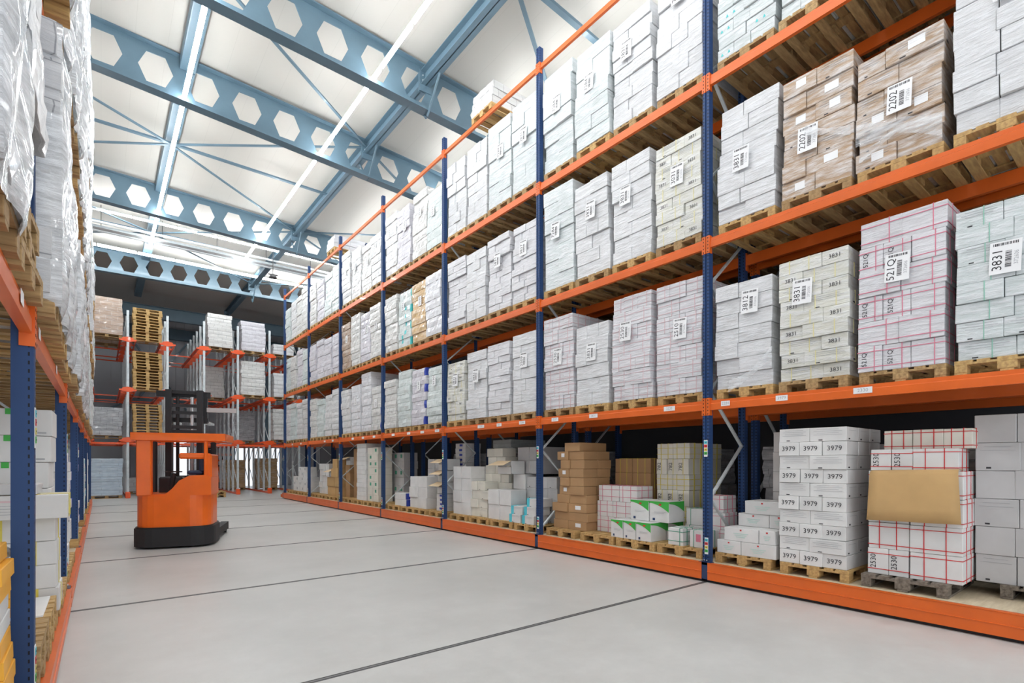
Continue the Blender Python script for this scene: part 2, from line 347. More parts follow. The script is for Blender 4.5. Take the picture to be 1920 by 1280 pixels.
# LED lines
def led(x0, y0, x1, y1, z, n, label, w=.07):
    root = thing('led_light_line', label, 'light')
    for i in range(n):
        a, b = i/n, (i+1)/n-.0035
        p, q = (x0+(x1-x0)*a, y0+(y1-y0)*a, z), (x0+(x1-x0)*b, y0+(y1-y0)*b, z)
        m = MB(); m.bar((p[0], p[1], z+.055), (q[0], q[1], z+.055), w*.45, .05, GALV); m.obj('housing', root)
        m = MB(); m.bar(p, q, w, .06, LED); m.obj('led_tube', root)
led(1.61, 1.0, 1.61, 26.2, 10.72, 17, 'long white LED light line under the square lengthwise beam', .09)
led(4.98, -1.0, 4.98, 26.4, 10.66, 18, 'long white LED light line over the middle of the aisle')
led(-1.6, 29.1, 11.5, 29.1, 11.22, 9, 'white LED light line running crosswise before the last honeycomb beam', .12)
led(-3.4, 25.2, 9.8, 25.2, 11.30, 9, 'second crosswise white LED light line above the pipes', .03)
led(8.9, 3.0, 8.9, 26.0, 10.72, 14, 'white LED light line high behind the long rack tops')  # added lamp row hidden by the load tops, brightens the ceiling there
led(-2.0, -2.0, -2.0, 21.0, 10.75, 12, 'white LED light line high over the rack beside the camera', .09)  # added lamp row out of view, lights the near rack tops
t = thing('cable_tray', 'grey cable tray with pipes hung crosswise under the roof', 'cable tray')
m = MB(); m.box(-8, 12, 25.85, 26.15, 10.86, 10.88, GALV); m.box(-8, 12, 25.85, 25.86, 10.88, 10.95, GALV); m.box(-8, 12, 26.14, 26.15, 10.88, 10.95, GALV); m.obj('tray', t)
for dy, dz in ((.35, 0), (-.3, .12)): m = MB(); m.tube((-8, 26+dy, 10.9+dz), (12, 26+dy, 10.9+dz), .05, GALV); m.obj('pipe', t)
for x in range(-4, 12, 2): m = MB(); m.tube((x, 26, 10.88), (x, 26, zc(x)), .012, BLACKP, 6); m.obj('hanger', t)
t = thing('spotlight', 'small black spotlight hanging from the roof above the far end of the rack', 'spotlight', (6.2, 25.6, 10.2))
m = MB(); m.tube((0, 0, .15), (0, 0, 1.38), .015, BLACKP); m.obj('bracket', t); m = MB(); m.tube((0, 0, 0), (0, 0, .16), .17, BLACKP, 12, .09); m.box(-.2, .2, -.03, .03, .12, .16, BLACKP); m.obj('housing', t)

# ---------------------------------------------------------------- pallets
def pallet_mesh(w, old=False):
    m = MB(); D, Wd = 1.2, .8
    for y in (-.35, 0, .35): m.box(-D/2, D/2, y-.05, y+.05, 0, .022, w)
    for x in (-.5275, 0, .5275):
        for y in (-.35, 0, .35): m.cbox(x-.0725, x+.0725, y-(.0725 if y == 0 else .05), y+(.0725 if y == 0 else .05), .022, .1, w, .004)
        m.box(x-.0725, x+.0725, -Wd/2, Wd/2, .1, .122, w)
    for i, y in enumerate((-.3275, -.175, 0, .175, .3275)):
        hw = .0725 if i in (0, 2, 4) else .05
        m.box(-D/2, D/2, y-hw, y+hw, .122, .144, w)
    return m.mesh('wooden_pallet')
PALLET, PALLETG, PALLETO = pallet_mesh(WOOD), pallet_mesh(GOLDWOOD), pallet_mesh(OLDWOOD)
def pallet(x, y, z, label, me=None, rz=0, group='wooden pallets'):
    return tag(put('wooden_pallet', me or (PALLETG if R.random() < .35 else PALLET), None, (x, y, z+.001), rz+R.uniform(-.012, .012)), label, 'pallet', group)

# ---------------------------------------------------------------- cartons
FACE = Matrix(((0, 0, -1, 0), (-1, 0, 0, 0), (0, 1, 0, 0), (0, 0, 0, 1)))   # text plane -> the face towards -X
SIDE = Matrix(((1, 0, 0, 0), (0, 0, -1, 0), (0, 1, 0, 0), (0, 0, 0, 1)))    # text plane -> the face towards -Y
_C = {}
def carton_mesh(dx, dy, dz, mat_, vs=(), hs=(), strap=None, txt=None, vert=False, lines=0, dot=None, edge=None, v=0, tsize=.06, patch=None, endpatch=None):
    key = (round(dx, 3), round(dy, 3), round(dz, 3), mat_.name, tuple(vs), tuple(hs), strap and strap.name, txt, vert, lines, dot and dot.name, edge and edge.name, v, tsize, patch and patch.name, endpatch and endpatch.name)
    if key in _C: return _C[key]
    rng = random.Random(str(key)); m = MB(); e = .0015
    m.cbox(-dx/2, dx/2, -dy/2, dy/2, 0, dz, mat_, .0045, jig=.002, rng=rng)
    fx, fy = -dx/2-.0035, -dy/2-.0035
    for p in vs:
        y = (p-.5)*dy; m.box(-dx/2-.005, dx/2+.005, y-.004, y+.004, -.001, dz+.004, strap)
        if dx > .3 and p == vs[0]:
            for q in (.3, .7): x = (q-.5)*dx; sw = .014 if dx > .75 or strap is YEL and dx > .45 else .005; m.box(x-sw, x+sw, -dy/2-.005, dy/2+.005, -.001, dz+.004, strap)
    for p in hs:
        m.box(-dx/2-.005, dx/2+.005, -dy/2-.005, dy/2+.005, p*dz-.004, p*dz+.004, strap)
    if edge is not None:
        m.box(-dx/2-.003, -dx/2+.10, -dy/2-.003, -dy/2+.07, .01, dz+.003, edge)
        m.box(-dx/2-.003, dx/2+.003, -dy/2-.004, -dy/2+.07, dz*.15, dz*.85, edge)
    if txt:
        M = Matrix.Translation((fx, 0, dz*.5)) @ FACE
        if vert: M = Matrix.Translation((fx, dy*.22, dz*.5)) @ FACE @ Matrix.Rotation(math.pi/2, 4, 'Z')
        m.text(txt, tsize, INK, M)
    for i in range(lines):
        z = dz*(.86-.13*i); w = dy*(.78 if i % 2 else .6)
        m.box(fx, fx+.002, -w/2, w/2, z-.0014, z+.0014, GREYINK)
    if lines:
        m.box(fx, fx+.002, dy*.14, dy*.25, dz*.07, dz*.13, INK); m.box(-dx*.3, dx*.3, fy, fy+.002, dz*.75, dz*.765, GREYINK); m.box(-dx*.32, -dx*.22, fy, fy+.002, dz*.1, dz*.2, INK)
        for i in range(4): m.box(-dx*.15, dx*(.17-.03*(i % 2)), -fy-.002, -fy, dz*(.58-.12*i), dz*(.6-.12*i), GREYINK)
        m.box(-dx*.1, dx*.1, -fy-.002, -fy, dz*.72, dz*.8, PALEPINK)
    if dot is not None:
        m.box(fx, fx+.002, -.012, .012, dz*.78, dz*.78+.02, RED)
        for i in range(3): m.box(fx, fx+.002, -dy*(.22-.05*i), dy*(.22-.04*i), dz*(.55-.13*i), dz*(.6-.13*i), dot)
    if patch is TEAL:
        for q in (-.05, .05): m.prism([(q-.02, dz*.35), (q+.02, dz*.35), (q, dz*.62)], 'x', fx, fx+.002, patch)
    elif patch is not None: m.box(fx, fx+.002, -dy*.2, dy*.1, dz*.35, dz*.8, patch)
    if endpatch is not None: m.box(dx*.02, dx*.12, dy/2+.003, dy/2+.0055, dz*.78, dz*1.0, endpatch); m.box(-dx*.42, -dx*.3, dy/2+.003, dy/2+.005, dz*.08, dz*.14, GREYINK)
    me = m.mesh('carton'); _C[key] = me; return me

KINDS = {
 'plain': dict(m=FWHITE, h=.235, pat=[[.5, .5], [.35, .35, .3]], look='white wrapped load'),
 'plainbig': dict(m=FWHITE, h=.215, pat=[[.42, .58], [.44, .56]], look='smooth white load of wide cartons', tag='3812'),
 'yellow': dict(m=FCREAM, h=.17, pat=[[.64, .36], [.36, .64]], strap=PALEYEL, vs=(.28, .74), txt='3831', look='yellow-strapped cream carton load', tag='3831'),
 'pink': dict(m=FLILAC, h=.285, pat=[[.3, .33, .37], [.5, .5]], strap=PINK, vs=(.3,), hs=(.18, .8), txt='521Q', vert=True, look='pink-strapped lilac carton load', tag='521Q'),
 'green': dict(m=FICE, h=.19, pat=[[.55, .45], [.45, .55]], strap=PALEGRN, vs=(.4,), look='green-strapped pale carton load', tag='3831'),
 'red': dict(m=FLILAC, h=.26, pat=[[.3, .35, .35], [.5, .5]], strap=PALEPINK, vs=(.35,), hs=(.25, .75), look='red-lined white carton load', tag='2530'),
 'lilac': dict(m=FLILAC, h=.15, pat=[[.5, .5], [.3, .3, .4]], look='lilac-white wrapped load'),
 'brown': dict(m=FBROWN, h=.20, pat=[[.5, .5], [.35, .65]], look='brown carton load in film', tag='2202'),
 'teal': dict(m=FICE, h=.17, pat=[[.3, .3, .4], [.5, .5]], patch=TEAL, look='white carton load with teal arrows'),
 'soft': dict(m=FICE, h=.26, pat=[[1.0], [.5, .5]], look='pale bulging wrapped load', tag='7284'),
 'numbered': dict(m=FWHITE, h=.2, pat=[[.5, .5], [.4, .6]], look='white load with number sheet', tag='3831'),
}
def layout(kind, H, rng, lean=0, D=1.18, Wd=.8):
    K = KINDS[kind]; n = max(1, round(H/K['h'])); h = H/n; out = []
    px = py = 0
    for r in range(n):
        px = max(-.03, min(.03, px*.7+rng.uniform(-.024, .024))); py = max(-.03, min(.03, py*.7+rng.uniform(-.02, .02)))
        pat = K['pat'][r % len(K['pat'])]; rows = (.5, .5) if r % 2 else (.42, .58); xx = -D/2
        for ri, rd in enumerate(rows):
            yy = Wd/2
            pp = pat if ri == 0 else pat[::-1]
            for w in pp:
                dy = Wd*w; bx = rng.uniform(-.02, .014) if ri == 0 else 0
                out.append((xx+rd*D/2+px+bx, yy-dy/2+py, r*h, rd*D-.004, dy-.004, h-.003, ri, w))
                yy -= dy
            xx += rd*D
    return out
def sheet(parent, text, y, z, x, rng):
    m = MB(); w, h = .31, .23
    M = Matrix.Translation((x, y, z)) @ FACE @ Matrix.Rotation(math.pi/2-.04, 4, 'Z')
    m.box(-w/2, w/2, -h/2, h/2, -.001, .001, PAPER, M)
    m.text(text, .105, INK, M @ Matrix.Translation((-.02, .055, .002)))
    xx = -.10
    while xx < .06:
        b = rng.choice((.003, .005, .008)); m.box(xx, xx+b, -.045, 0, .001, .002, INK, M); xx += b+rng.choice((.003, .006))
    yy = -.09
    while yy < .09:
        b = rng.choice((.003, .005, .009)); m.box(.115, .14, yy, yy+b, .001, .002, INK, M); yy += b+rng.choice((.003, .007))
    m.text('372606', .045, GREYINK, M @ Matrix.Translation((-.02, -.08, .002)))
    m.obj('number_sheet', parent)
def near_load(kind, H, x, y, z, rz, label, seed, text=None, sheetpos=None, group='wrapped loads on the long rack'):
    K = KINDS[kind]; rng = random.Random(seed)
    root = thing('wrapped_load', label, 'wrapped load', (x, y, z), rz, group)
    fx = 9
    for (cx, cy, cz, dx, dy, dz, ri, w) in layout(kind, H, rng):
        kw = {}
        if K.get('strap'): kw.update(strap=K['strap'], vs=K.get('vs', ()) if w > .36 or kind in ('pink', 'red') else (.5,) if kind != 'yellow' else (), hs=K.get('hs', ()))
        if K.get('txt') and (w < .37): kw.update(txt=K['txt'], vert=K.get('vert', False), tsize=.07)
        if K.get('patch') and rng.random() < .4: kw.update(patch=K['patch'])
        if kind in ('brown', 'yellow', 'green') and rng.random() < .5 and not kw.get('txt'): kw.update(lines=3)
        if kind == 'brown' and w > .45 and rng.random() < .7: kw.update(patch=PAPER)
        me = carton_mesh(dx, dy, dz, K['m'], v=rng.randrange(3), **kw)
        put('carton', me, root, (cx, cy, cz+.001), rng.uniform(-.014, .014))
        fx = min(fx, cx-dx/2)
    tx = text or K.get('tag')
    if tx: sheet(root, tx, *(sheetpos or (rng.uniform(-.12, .12), H*rng.uniform(.55, .75))), fx-.012, rng)
    return root
_F = {}
def far_mesh(kind, H, seed, corner=None, amp=.03):
    key = (kind, round(H, 2), seed, corner and corner.name, amp)
    if key in _F: return _F[key]
    rng = random.Random(str(key)); m = MB(); D, Wd = 1.18, .8; n = max(3, round(H/.22)); rows = []
    loop = []
    for t in [i/8 for i in range(8)]: loop.append((-D/2, -Wd/2+Wd*t, -1, 0))
    for t in [i/6 for i in range(6)]: loop.append((-D/2+D*t, Wd/2, 0, 1))
    for t in [i/2 for i in range(2)]: loop.append((D/2, Wd/2-Wd*t, 1, 0))
    for t in [i/6 for i in range(6)]: loop.append((D/2-D*t, -Wd/2, 0, -1))
    ox = oy = 0; L = len(loop)
    for r in range(n):
        ox = ox*.6+rng.uniform(-amp, amp); oy = oy*.6+rng.uniform(-amp, amp)*.7
        for dz, inn in ((.0, .012), (.02, 0), (.5, -.006), (.98, 0)):
            z = (r+dz)*H/n; ring = []
            for (x, y, nx, ny) in loop:
                b = rng.uniform(-.011, .011)-inn
                ring.append((x*(1-inn)+ox+nx*b, y*(1-inn)+oy+ny*b, z))
            rows.append(ring)
    vs = [p for r_ in rows for p in r_]; m.add(vs, [(a*L+i, a*L+(i+1) % L, (a+1)*L+(i+1) % L, (a+1)*L+i)[::-1] for a in range(len(rows)-1) for i in range(L)], BW[kind])
    m.f.append(tuple((len(rows)-1)*L+i for i in range(L))[::-1]); m.m.append(0); m.f.append(tuple(range(L))); m.m.append(0)
    if corner is not None:
        ci = m.mi(corner)
        for k_, f in enumerate(m.f):
            if len(f) != 4: continue
            i = f[3] % L; a = f[3]//L
            if i in (0, L-1, L-2) and (a//4) % 2 == 0 and a % 4 in (1, 2): m.m[k_] = ci
            elif corner is TEAL and i in (2, 3, 5) and rng.random() < .18: m.m[k_] = ci
    me = m.mesh('wrapped_load'); _F[key] = me; return me
def far_load(kind, H, x, y, z, label, seed=0, rz=0, corner=None, group='wrapped loads on the long rack', text=None):
    o = tag(put('wrapped_load', far_mesh(kind, H, seed, corner), None, (x, y, z), rz), label, 'wrapped load', group)
    if text:
        m = MB(); M = Matrix.Translation((-.625, R.uniform(-.1, .1), H*R.uniform(.6, .75))) @ FACE @ Matrix.Rotation(math.pi/2, 4, 'Z')
        m.box(-.13, .13, -.09, .09, 0, .002, PAPER, M); m.text(text, .11, INK, M @ Matrix.Translation((0, 0, .003))); m.obj('number_sheet', o)
    return o

# ---------------------------------------------------------------- racks
def post_mat():
    m, t, b = nt('perforated_blue'); s = N(t, 'ShaderNodeSeparateXYZ'); t.links.new(co(t), s.inputs[0])
    def mt(op, a, bb=None):
        n = N(t, 'ShaderNodeMath', operation=op)
        for i, v in enumerate((a, bb)):
            if v is None: continue
            if hasattr(v, 'links'): t.links.new(v, n.inputs[i])
            else: n.inputs[i].default_value = v
        return n.outputs[0]
    fz = mt('ABSOLUTE', mt('SUBTRACT', mt('FRACT', mt('DIVIDE', s.outputs[2], .05)), .5))
    hy = mt('LESS_THAN', mt('ABSOLUTE', mt('SUBTRACT', mt('ABSOLUTE', s.outputs[1]), .033)), .0085)
    hx = mt('LESS_THAN', mt('ABSOLUTE', mt('ADD', s.outputs[0], .028)), .004)
    msk = mt('MULTIPLY', mt('MAXIMUM', hy, mt('MULTIPLY', hx, mt('GREATER_THAN', mt('ABSOLUTE', s.outputs[1]), .046))), mt('LESS_THAN', fz, .22))
    f = noise(t, co(t), 4, 4)
    t.links.new(mix(t, msk, mix(t, f, (.020, .052, .15), (.028, .070, .19)), (.004, .005, .008)), b.inputs['Base Color'])
    b.inputs['Roughness'].default_value = .5; b.inputs['Specular IOR Level'].default_value = .3; return m
POSTM = post_mat()
def post_mesh(h, d=.10):
    m = MB(); o = [(-d/2, -.05), (-d/2, -.012), (-d/2+.02, -.008), (-d/2+.02, .008), (-d/2, .012), (-d/2, .05), (d/2, .05), (d/2, .03), (d/2-.02, .028), (d/2-.02, -.028), (d/2, -.03), (d/2, -.05)]
    m.prism(o, 'z', 0, h, POSTM); return m.mesh('post')
POST, POSTS = post_mesh(10.04-DECK), post_mesh(9.3-DECK)
def beam_mesh(L, h=.14, conn=True, rear=False):
    m = MB(); o = [(-.022, 0), (-.022, h*.62), (-.010, h*.70), (-.010, h), (.03, h), (.03, 0)]
    m.prism(o, 'x', -L/2+.05, L/2-.05, ORANGE, Matrix.Rotation(0, 4, 'X'))
    if conn:
        for s in (-1, 1):
            a = s*(L/2-.006); b = s*(L/2-.062); x0, x1 = min(a, b), max(a, b)
            m.box(x0, x1, -.036, .035, -.075, h+.035, ORANGE)
            for i in range(5):
                zz = -.055+i*.05; m.box((x0+x1)/2-.007, (x0+x1)/2+.007, -.0375, -.036, zz-.008, zz+.008, HOLE)
    return m.mesh('beam')
# beams are modelled along local X facing -Y; rz puts them along the aisle
BEAM, BEAMR, RAILB = beam_mesh(3.7), beam_mesh(3.7, .16), beam_mesh(3.7, .10)
def zigzag(parent, x0, x1, y, z0, z1, step=.78, flip=0):
    z = z0; i = flip
    while z+step < z1:
        a, b = (x0, x1) if i % 2 == 0 else (x1, x0)
        m = MB(); m.bar((a, y, z), (b, y, z+step), .045, .025, GALV); m.tube((a, y-.03, z), (a, y+.03, z), .012, GALV, 6); m.obj('brace', parent); z += step; i += 1
def sticker(parent, x, y, z, s):
    m = MB(); cols = [(CYAN, 'c'), (RED, 'r'), (YEL, 'y'), (KGREEN, 'g'), (PAPER, 'w')]
    m.box(x-.002, x+.002, y-.028, y+.028, z-.12, z+.12, PAPER)
    for i, (c_, _) in enumerate(cols[:4]):
        zz = z+.085-i*.052; m.box(x-s*.004-.001, x-s*.004+.001, y-.024, y+.024, zz-.02, zz+.02, c_); m.box(x-s*.006-.0005, x-s*.006+.0005, y-.015, y+.012, zz-.004, zz+.004, INK)
    m.obj('height_sticker', parent)
CH = MB()
def rack(name, label, s, xf, xr, k0, k1, levels, top=None, base=True, front_sheets=(), post=POST, braces=True):
    root = thing(name, label, 'pallet rack'); d = abs(xr-xf)
    for k in range(k0, k1+1):
        y = Y0+P*k; fr_ = put('upright_frame', None, root, (0, 0, 0))
        for x in (xf, xr): put('post', post, fr_, (x, y, DECK), 0 if (x == xf) == (s > 0) else math.pi)
        if braces: zigzag(fr_, xf+s*.05, xr-s*.05, y, .42, 9.2, .78, k % 2 == 0)
        if base:
            m = MB(); x0 = xf-s*.085
            m.box(min(x0, x0+s*.12), max(x0, x0+s*.12), y-.045, y+.045, .03, DECK, BLUE); m.box(min(x0, xf), max(x0, xf), y-.10, y+.10, DECK-.035, DECK+.004, BLUE)
            m.box(min(x0, xf), max(x0, xf), y-.085, y+.085, .03, .045, BLUE)
            for u in (-.02, .02): m.tube((x0+s*.03, y+u, DECK+.03), (x0+s*.02, y+u, DECK+.03), .008, GALV, 6)
            for zz in (.08, .15, .22):
                for u in (-.075, .075): m.tube((x0-s*.004, y+u, zz), (x0+s*.01, y+u, zz), .012, GALV, 6)
            m.obj('foot_plate', fr_)
            if s > 0 or k < 3: sticker(fr_, xf-s*.052, y+.0, 1.93, s); sticker(fr_, xf-s*.052, y-.01, .52, s)
    for k in range(k0, k1):
        yc = Y0+P*k+P/2
        for li, z in enumerate(levels):
            b = put('beam', BEAM, root, (xf-s*.02, yc, z-.14), -s*math.pi/2)
            put('beam', BEAMR, root, (xr+s*.02, yc, z-.16), s*math.pi/2)
            if li == 0:
                for (kk, dy, w, tx) in front_sheets:
                    if kk != k: continue
                    m = MB(); xx = xf-s*.048; sg = FACE if s > 0 else Matrix.Rotation(math.pi, 4, 'Z') @ FACE
                    M = Matrix.Translation((xx, Y0+P*k+dy, z-.065)) @ sg
                    m.box(-w/2, w/2, -.035, .035, -.001, .001, PAPER, M)
                    if tx: m.text(tx, .055, GREYINK, M @ Matrix.Translation((0, 0, .002)))
                    m.obj('shelf_number_sheet', b) if False else m.obj('shelf_number_sheet', root)
        if top:
            put('top_rail', RAILB, root, (xf-s*.02, yc, top-.05), -s*math.pi/2)
        if base:
            x0 = xf-s*.09; m = MB(); a, b_ = Y0+P*k+.048, Y0+P*(k+1)-.048
            o = [(0, .04), (0, .15), (-.008, .153), (-.008, .160), (0, .163), (0, DECK-.012), (-.006, DECK-.008), (-.006, DECK), (.06, DECK), (.06, .04)]
            o = [(x0+s*p[0], p[1]) for p in o]
            m.prism(o, 'y', a, b_, ORANGE); m.obj('base_channel', root)
            m = MB(); m.box(min(x0+s*.05, x0+s*.10), max(x0+s*.05, x0+s*.10), a-.05, b_+.05, .0, .045, DARK); m.obj('drive_rail', root)  # dark box standing in for the black gap under the base
    return root
SH = [(-1, 3.4, .13, '2284'), (-1, 2.63, .15, '3979'), (-1, 1.72, .19, '2330'), (0, .62, .2, '2530'), (0, 2.2, .2, '3831'), (0, 3.2, .19, '2217'), (1, .5, .2, '7284'), (1, 1.3, .18, '3831'), (1, 2.0, .26, '2530'), (2, .3, .22, '3979'), (2, 1.1, .2, ''), (2, 1.9, .2, ''), (2, 2.9, .2, ''), (3, .6, .2, ''), (3, 1.5, .2, ''), (3, 2.4, .2, ''), (4, .7, .2, ''), (4, 1.6, .2, ''), (5, 1, .2, ''), (5, 2.3, .2, '')]
long_rack = rack('pallet_rack', 'long tall orange and blue pallet rack facing the open aisle, on a low orange base', 1, XR, XRr, -1, 6, BEAMS, RAIL, True, SH)
m = MB(); m.box(XR-.03, XSr+.06, Y0-P-.1, Y0+6*P+.1, DECK-.03, DECK-.002, PLY); m.obj('deck_sheet', long_rack)
m = MB(); yE = Y0+6*P
m.box(XR-.09, XR+.3, yE+.05, yE+.2, .05, .26, ORANGE); m.tube((XR-.02, yE+.2, .15), (XR-.02, yE+.30, .15), .07, ORANGE); m.box(XR-.12, XR, yE+.12, yE+.3, .08, .2, ORANGE); m.obj('end_bumper', long_rack)
back_rack = rack('pallet_rack', 'shadowed rack row standing back to back behind the long rack', 1, XS, XSr, -1, 6, BEAMS, None, False, (), POSTS)
SHL = [(0, .35, .12, ''), (-1, 3.1, .12, ''), (1, .5, .12, ''), (0, 2.0, .1, '')]
near_rack = rack('pallet_rack', 'tall orange and blue rack standing close beside the camera, seen end on', -1, XL, XLr, -1, 6, BEAMS, RAIL, True, SHL)
m = MB(); m.box(XLr-.1, XL+.03, Y0-P-.1, Y0+6*P+.1, DECK-.03, DECK-.002, PLY); m.obj('deck_sheet', near_rack)

# ---------------------------------------------------------------- pallets and wrapped loads on the beams
BAYN = {-1: 'bay at the picture edge', 0: 'bay past the near post', 1: 'third bay', 2: 'fourth bay', 3: 'fifth bay', 4: 'sixth bay', 5: 'seventh and last bay'}
LEVN = ['lower', 'middle', 'top']
SLOT = ['first', 'second', 'third', 'fourth']
def slot_y(k, i): return Y0+P*k+.5+.885*i
near_tab = {
 (-1, 0): [('green', 1.52, '3831', (.02, .95)), ('pink', 1.72, '521Q', (.02, 1.12)), ('yellow', 1.53, '3831', (.10, 1.10)), ('plainbig', 1.45, '3812', (-.1, 1.15))],
 (-1, 1): [('plainbig', 1.95, '3812', (-.02, 1.30)), ('brown', 1.27, '2202', (-.02, .66)), ('brown', 1.49, '2202', (.08, .66)), ('numbered', 1.62, '3831', (.06, .80))],
 (-1, 2): [('plain', 1.7, None, None), ('soft', 1.7, None, None), ('teal', 1.6, None, None), ('teal', 1.7, None, None)],
 (0, 0): [('red', 1.72, '2510', (-.02, 1.0)), ('red', 1.75, '2530', (.1, 1.15)), ('plain', 1.45, '3831', (.0, .95)), ('red', 1.77, '2530', (.0, 1.0))],
 (0, 1): [('yellow', 1.57, '3031', (.0, 1.0)), ('numbered', 1.69, '3831', (.1, 1.1)), ('plain', 1.68, '3831', (.0, 1.15)), ('soft', 1.93, '7284', (.05, 1.1))],
 (0, 2): [('plain', 1.85, '7600', (0, 1.45)), ('numbered', 1.75, '3831', (.1, 1.2)), ('soft', 1.75, '7284', (.05, 1.1)), ('soft', 1.88, '7284', (0, 1.2))],
 (1, 0): [('plain', 1.66, '2509', (0, 1.1)), ('lilac', 1.60, None, None), ('plain', 1.58, '3831', (0, 1.0)), ('yellow', 1.45, None, None)],
 (1, 1): [('lilac', 1.62, '3837', (0, 1.1)), ('lilac', 1.63, '3831', (0, 1.1)), ('plain', 1.6, None, None), ('lilac', 1.66, None, None)],
 (1, 2): [('soft', 1.85, '3831', (0, 1.1)), ('soft', 1.85, None, None), ('plain', 1.8, None, None), ('plain', 1.75, None, None)],
}
far_special = {(2, 1, 2): ('ice', 1.62, TEAL), (2, 1, 1): ('tan', 1.62, None), (2, 0, 1): ('lilac', 1.55, ROYAL), (3, 0, 0): ('white2', 1.4, ROYAL), (3, 1, 3): ('brown', 1.6, None), (2, 0, 0): ('ice', 1.5, None), (5, 2, 3): ('ice', 1.5, None), (2, 1, 0): ('big', 1.6, None)}
FLOOK = {'white': 'white wrapped load', 'white2': 'white load of small cartons', 'lilac': 'lilac-white wrapped load', 'ice': 'pale greenish wrapped load', 'big': 'smooth white wrapped load', 'brown': 'brown wrapped load', 'tan': 'tan and white wrapped load', 'grey': 'grey wrapped load'}
PXC = XR+.01+.60
seed = 100
for k in range(-1, 6):
    for li, z in enumerate(BEAMS):
        for i in range(4):
            seed += 1; rr = random.Random(seed); y = slot_y(k, i)+rr.uniform(-.02, .02); x = PXC+rr.uniform(-.03, .02)
            spot = '%s shelf, %s in the %s' % (LEVN[li], SLOT[i], BAYN[k])
            if k <= 1:
                kind, H, tx, sp = near_tab[(k, li)][i]; look = KINDS[kind]['look']
                near_load(kind, H, x, y, z+.145, rr.uniform(-.015, .015), '%s, %s' % (look.replace('film-', ''), spot), seed, tx, sp)
            else:
                kind, H, cn = far_special.get((k, li, i), (rr.choice(['white', 'white', 'white2', 'lilac', 'ice', 'big', 'white2']), rr.uniform(1.45, 1.75)+.1*(li == 2), None))
                if (k, li, i) == (3, 0, 1): kind, H = 'big', 1.95
                far_load(kind, H, x, y, z+.145, '%s, %s' % (FLOOK[kind]+(', coloured corners' if cn else ''), spot), seed % 5, 0, cn, text=rr.choice(['3831', '2530', '7284']) if k <= 3 and rr.random() < .6 else None)
            pallet(x, y, z, 'loaded wooden pallet, %s' % spot, group='pallets on the long rack beams')
# extra short loads standing on top of the finished rack
for (x, y, z, h, nm) in ((7.48, 9.88, RAIL+.05, .50, 'near the tall blue post'), (7.48, 19.9, RAIL+.05, .45, 'toward the far end')):
    far_load('white2' if nm[0] == 'n' else 'big', h, x, y, z+.15, 'short white load riding above the top rail, %s' % nm, 3, 0)
    pallet(x, y, z, 'wooden pallet above the top rail, %s' % nm, PALLETG)
    m = MB(); m.box(XRr-.03, XRr+.03, y-1.9, y+1.9, RAIL-.05, RAIL+.05, ORANGE); m.obj('rear_top_rail', long_rack)
# row behind
for k in range(-1, 2):
    for li, z in enumerate(BEAMS):
        for i in range(4):
            seed += 1; rr = random.Random(seed); y = slot_y(k, i)
            spot = 'rear row %s shelf, %s in the %s' % (LEVN[li], SLOT[i], BAYN[k])
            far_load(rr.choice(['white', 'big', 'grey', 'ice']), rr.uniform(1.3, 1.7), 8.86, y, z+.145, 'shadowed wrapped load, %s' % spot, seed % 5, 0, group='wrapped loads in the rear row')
            pallet(8.86, y, z, 'shadowed pallet, %s' % spot, PALLET, group='pallets in the rear row')
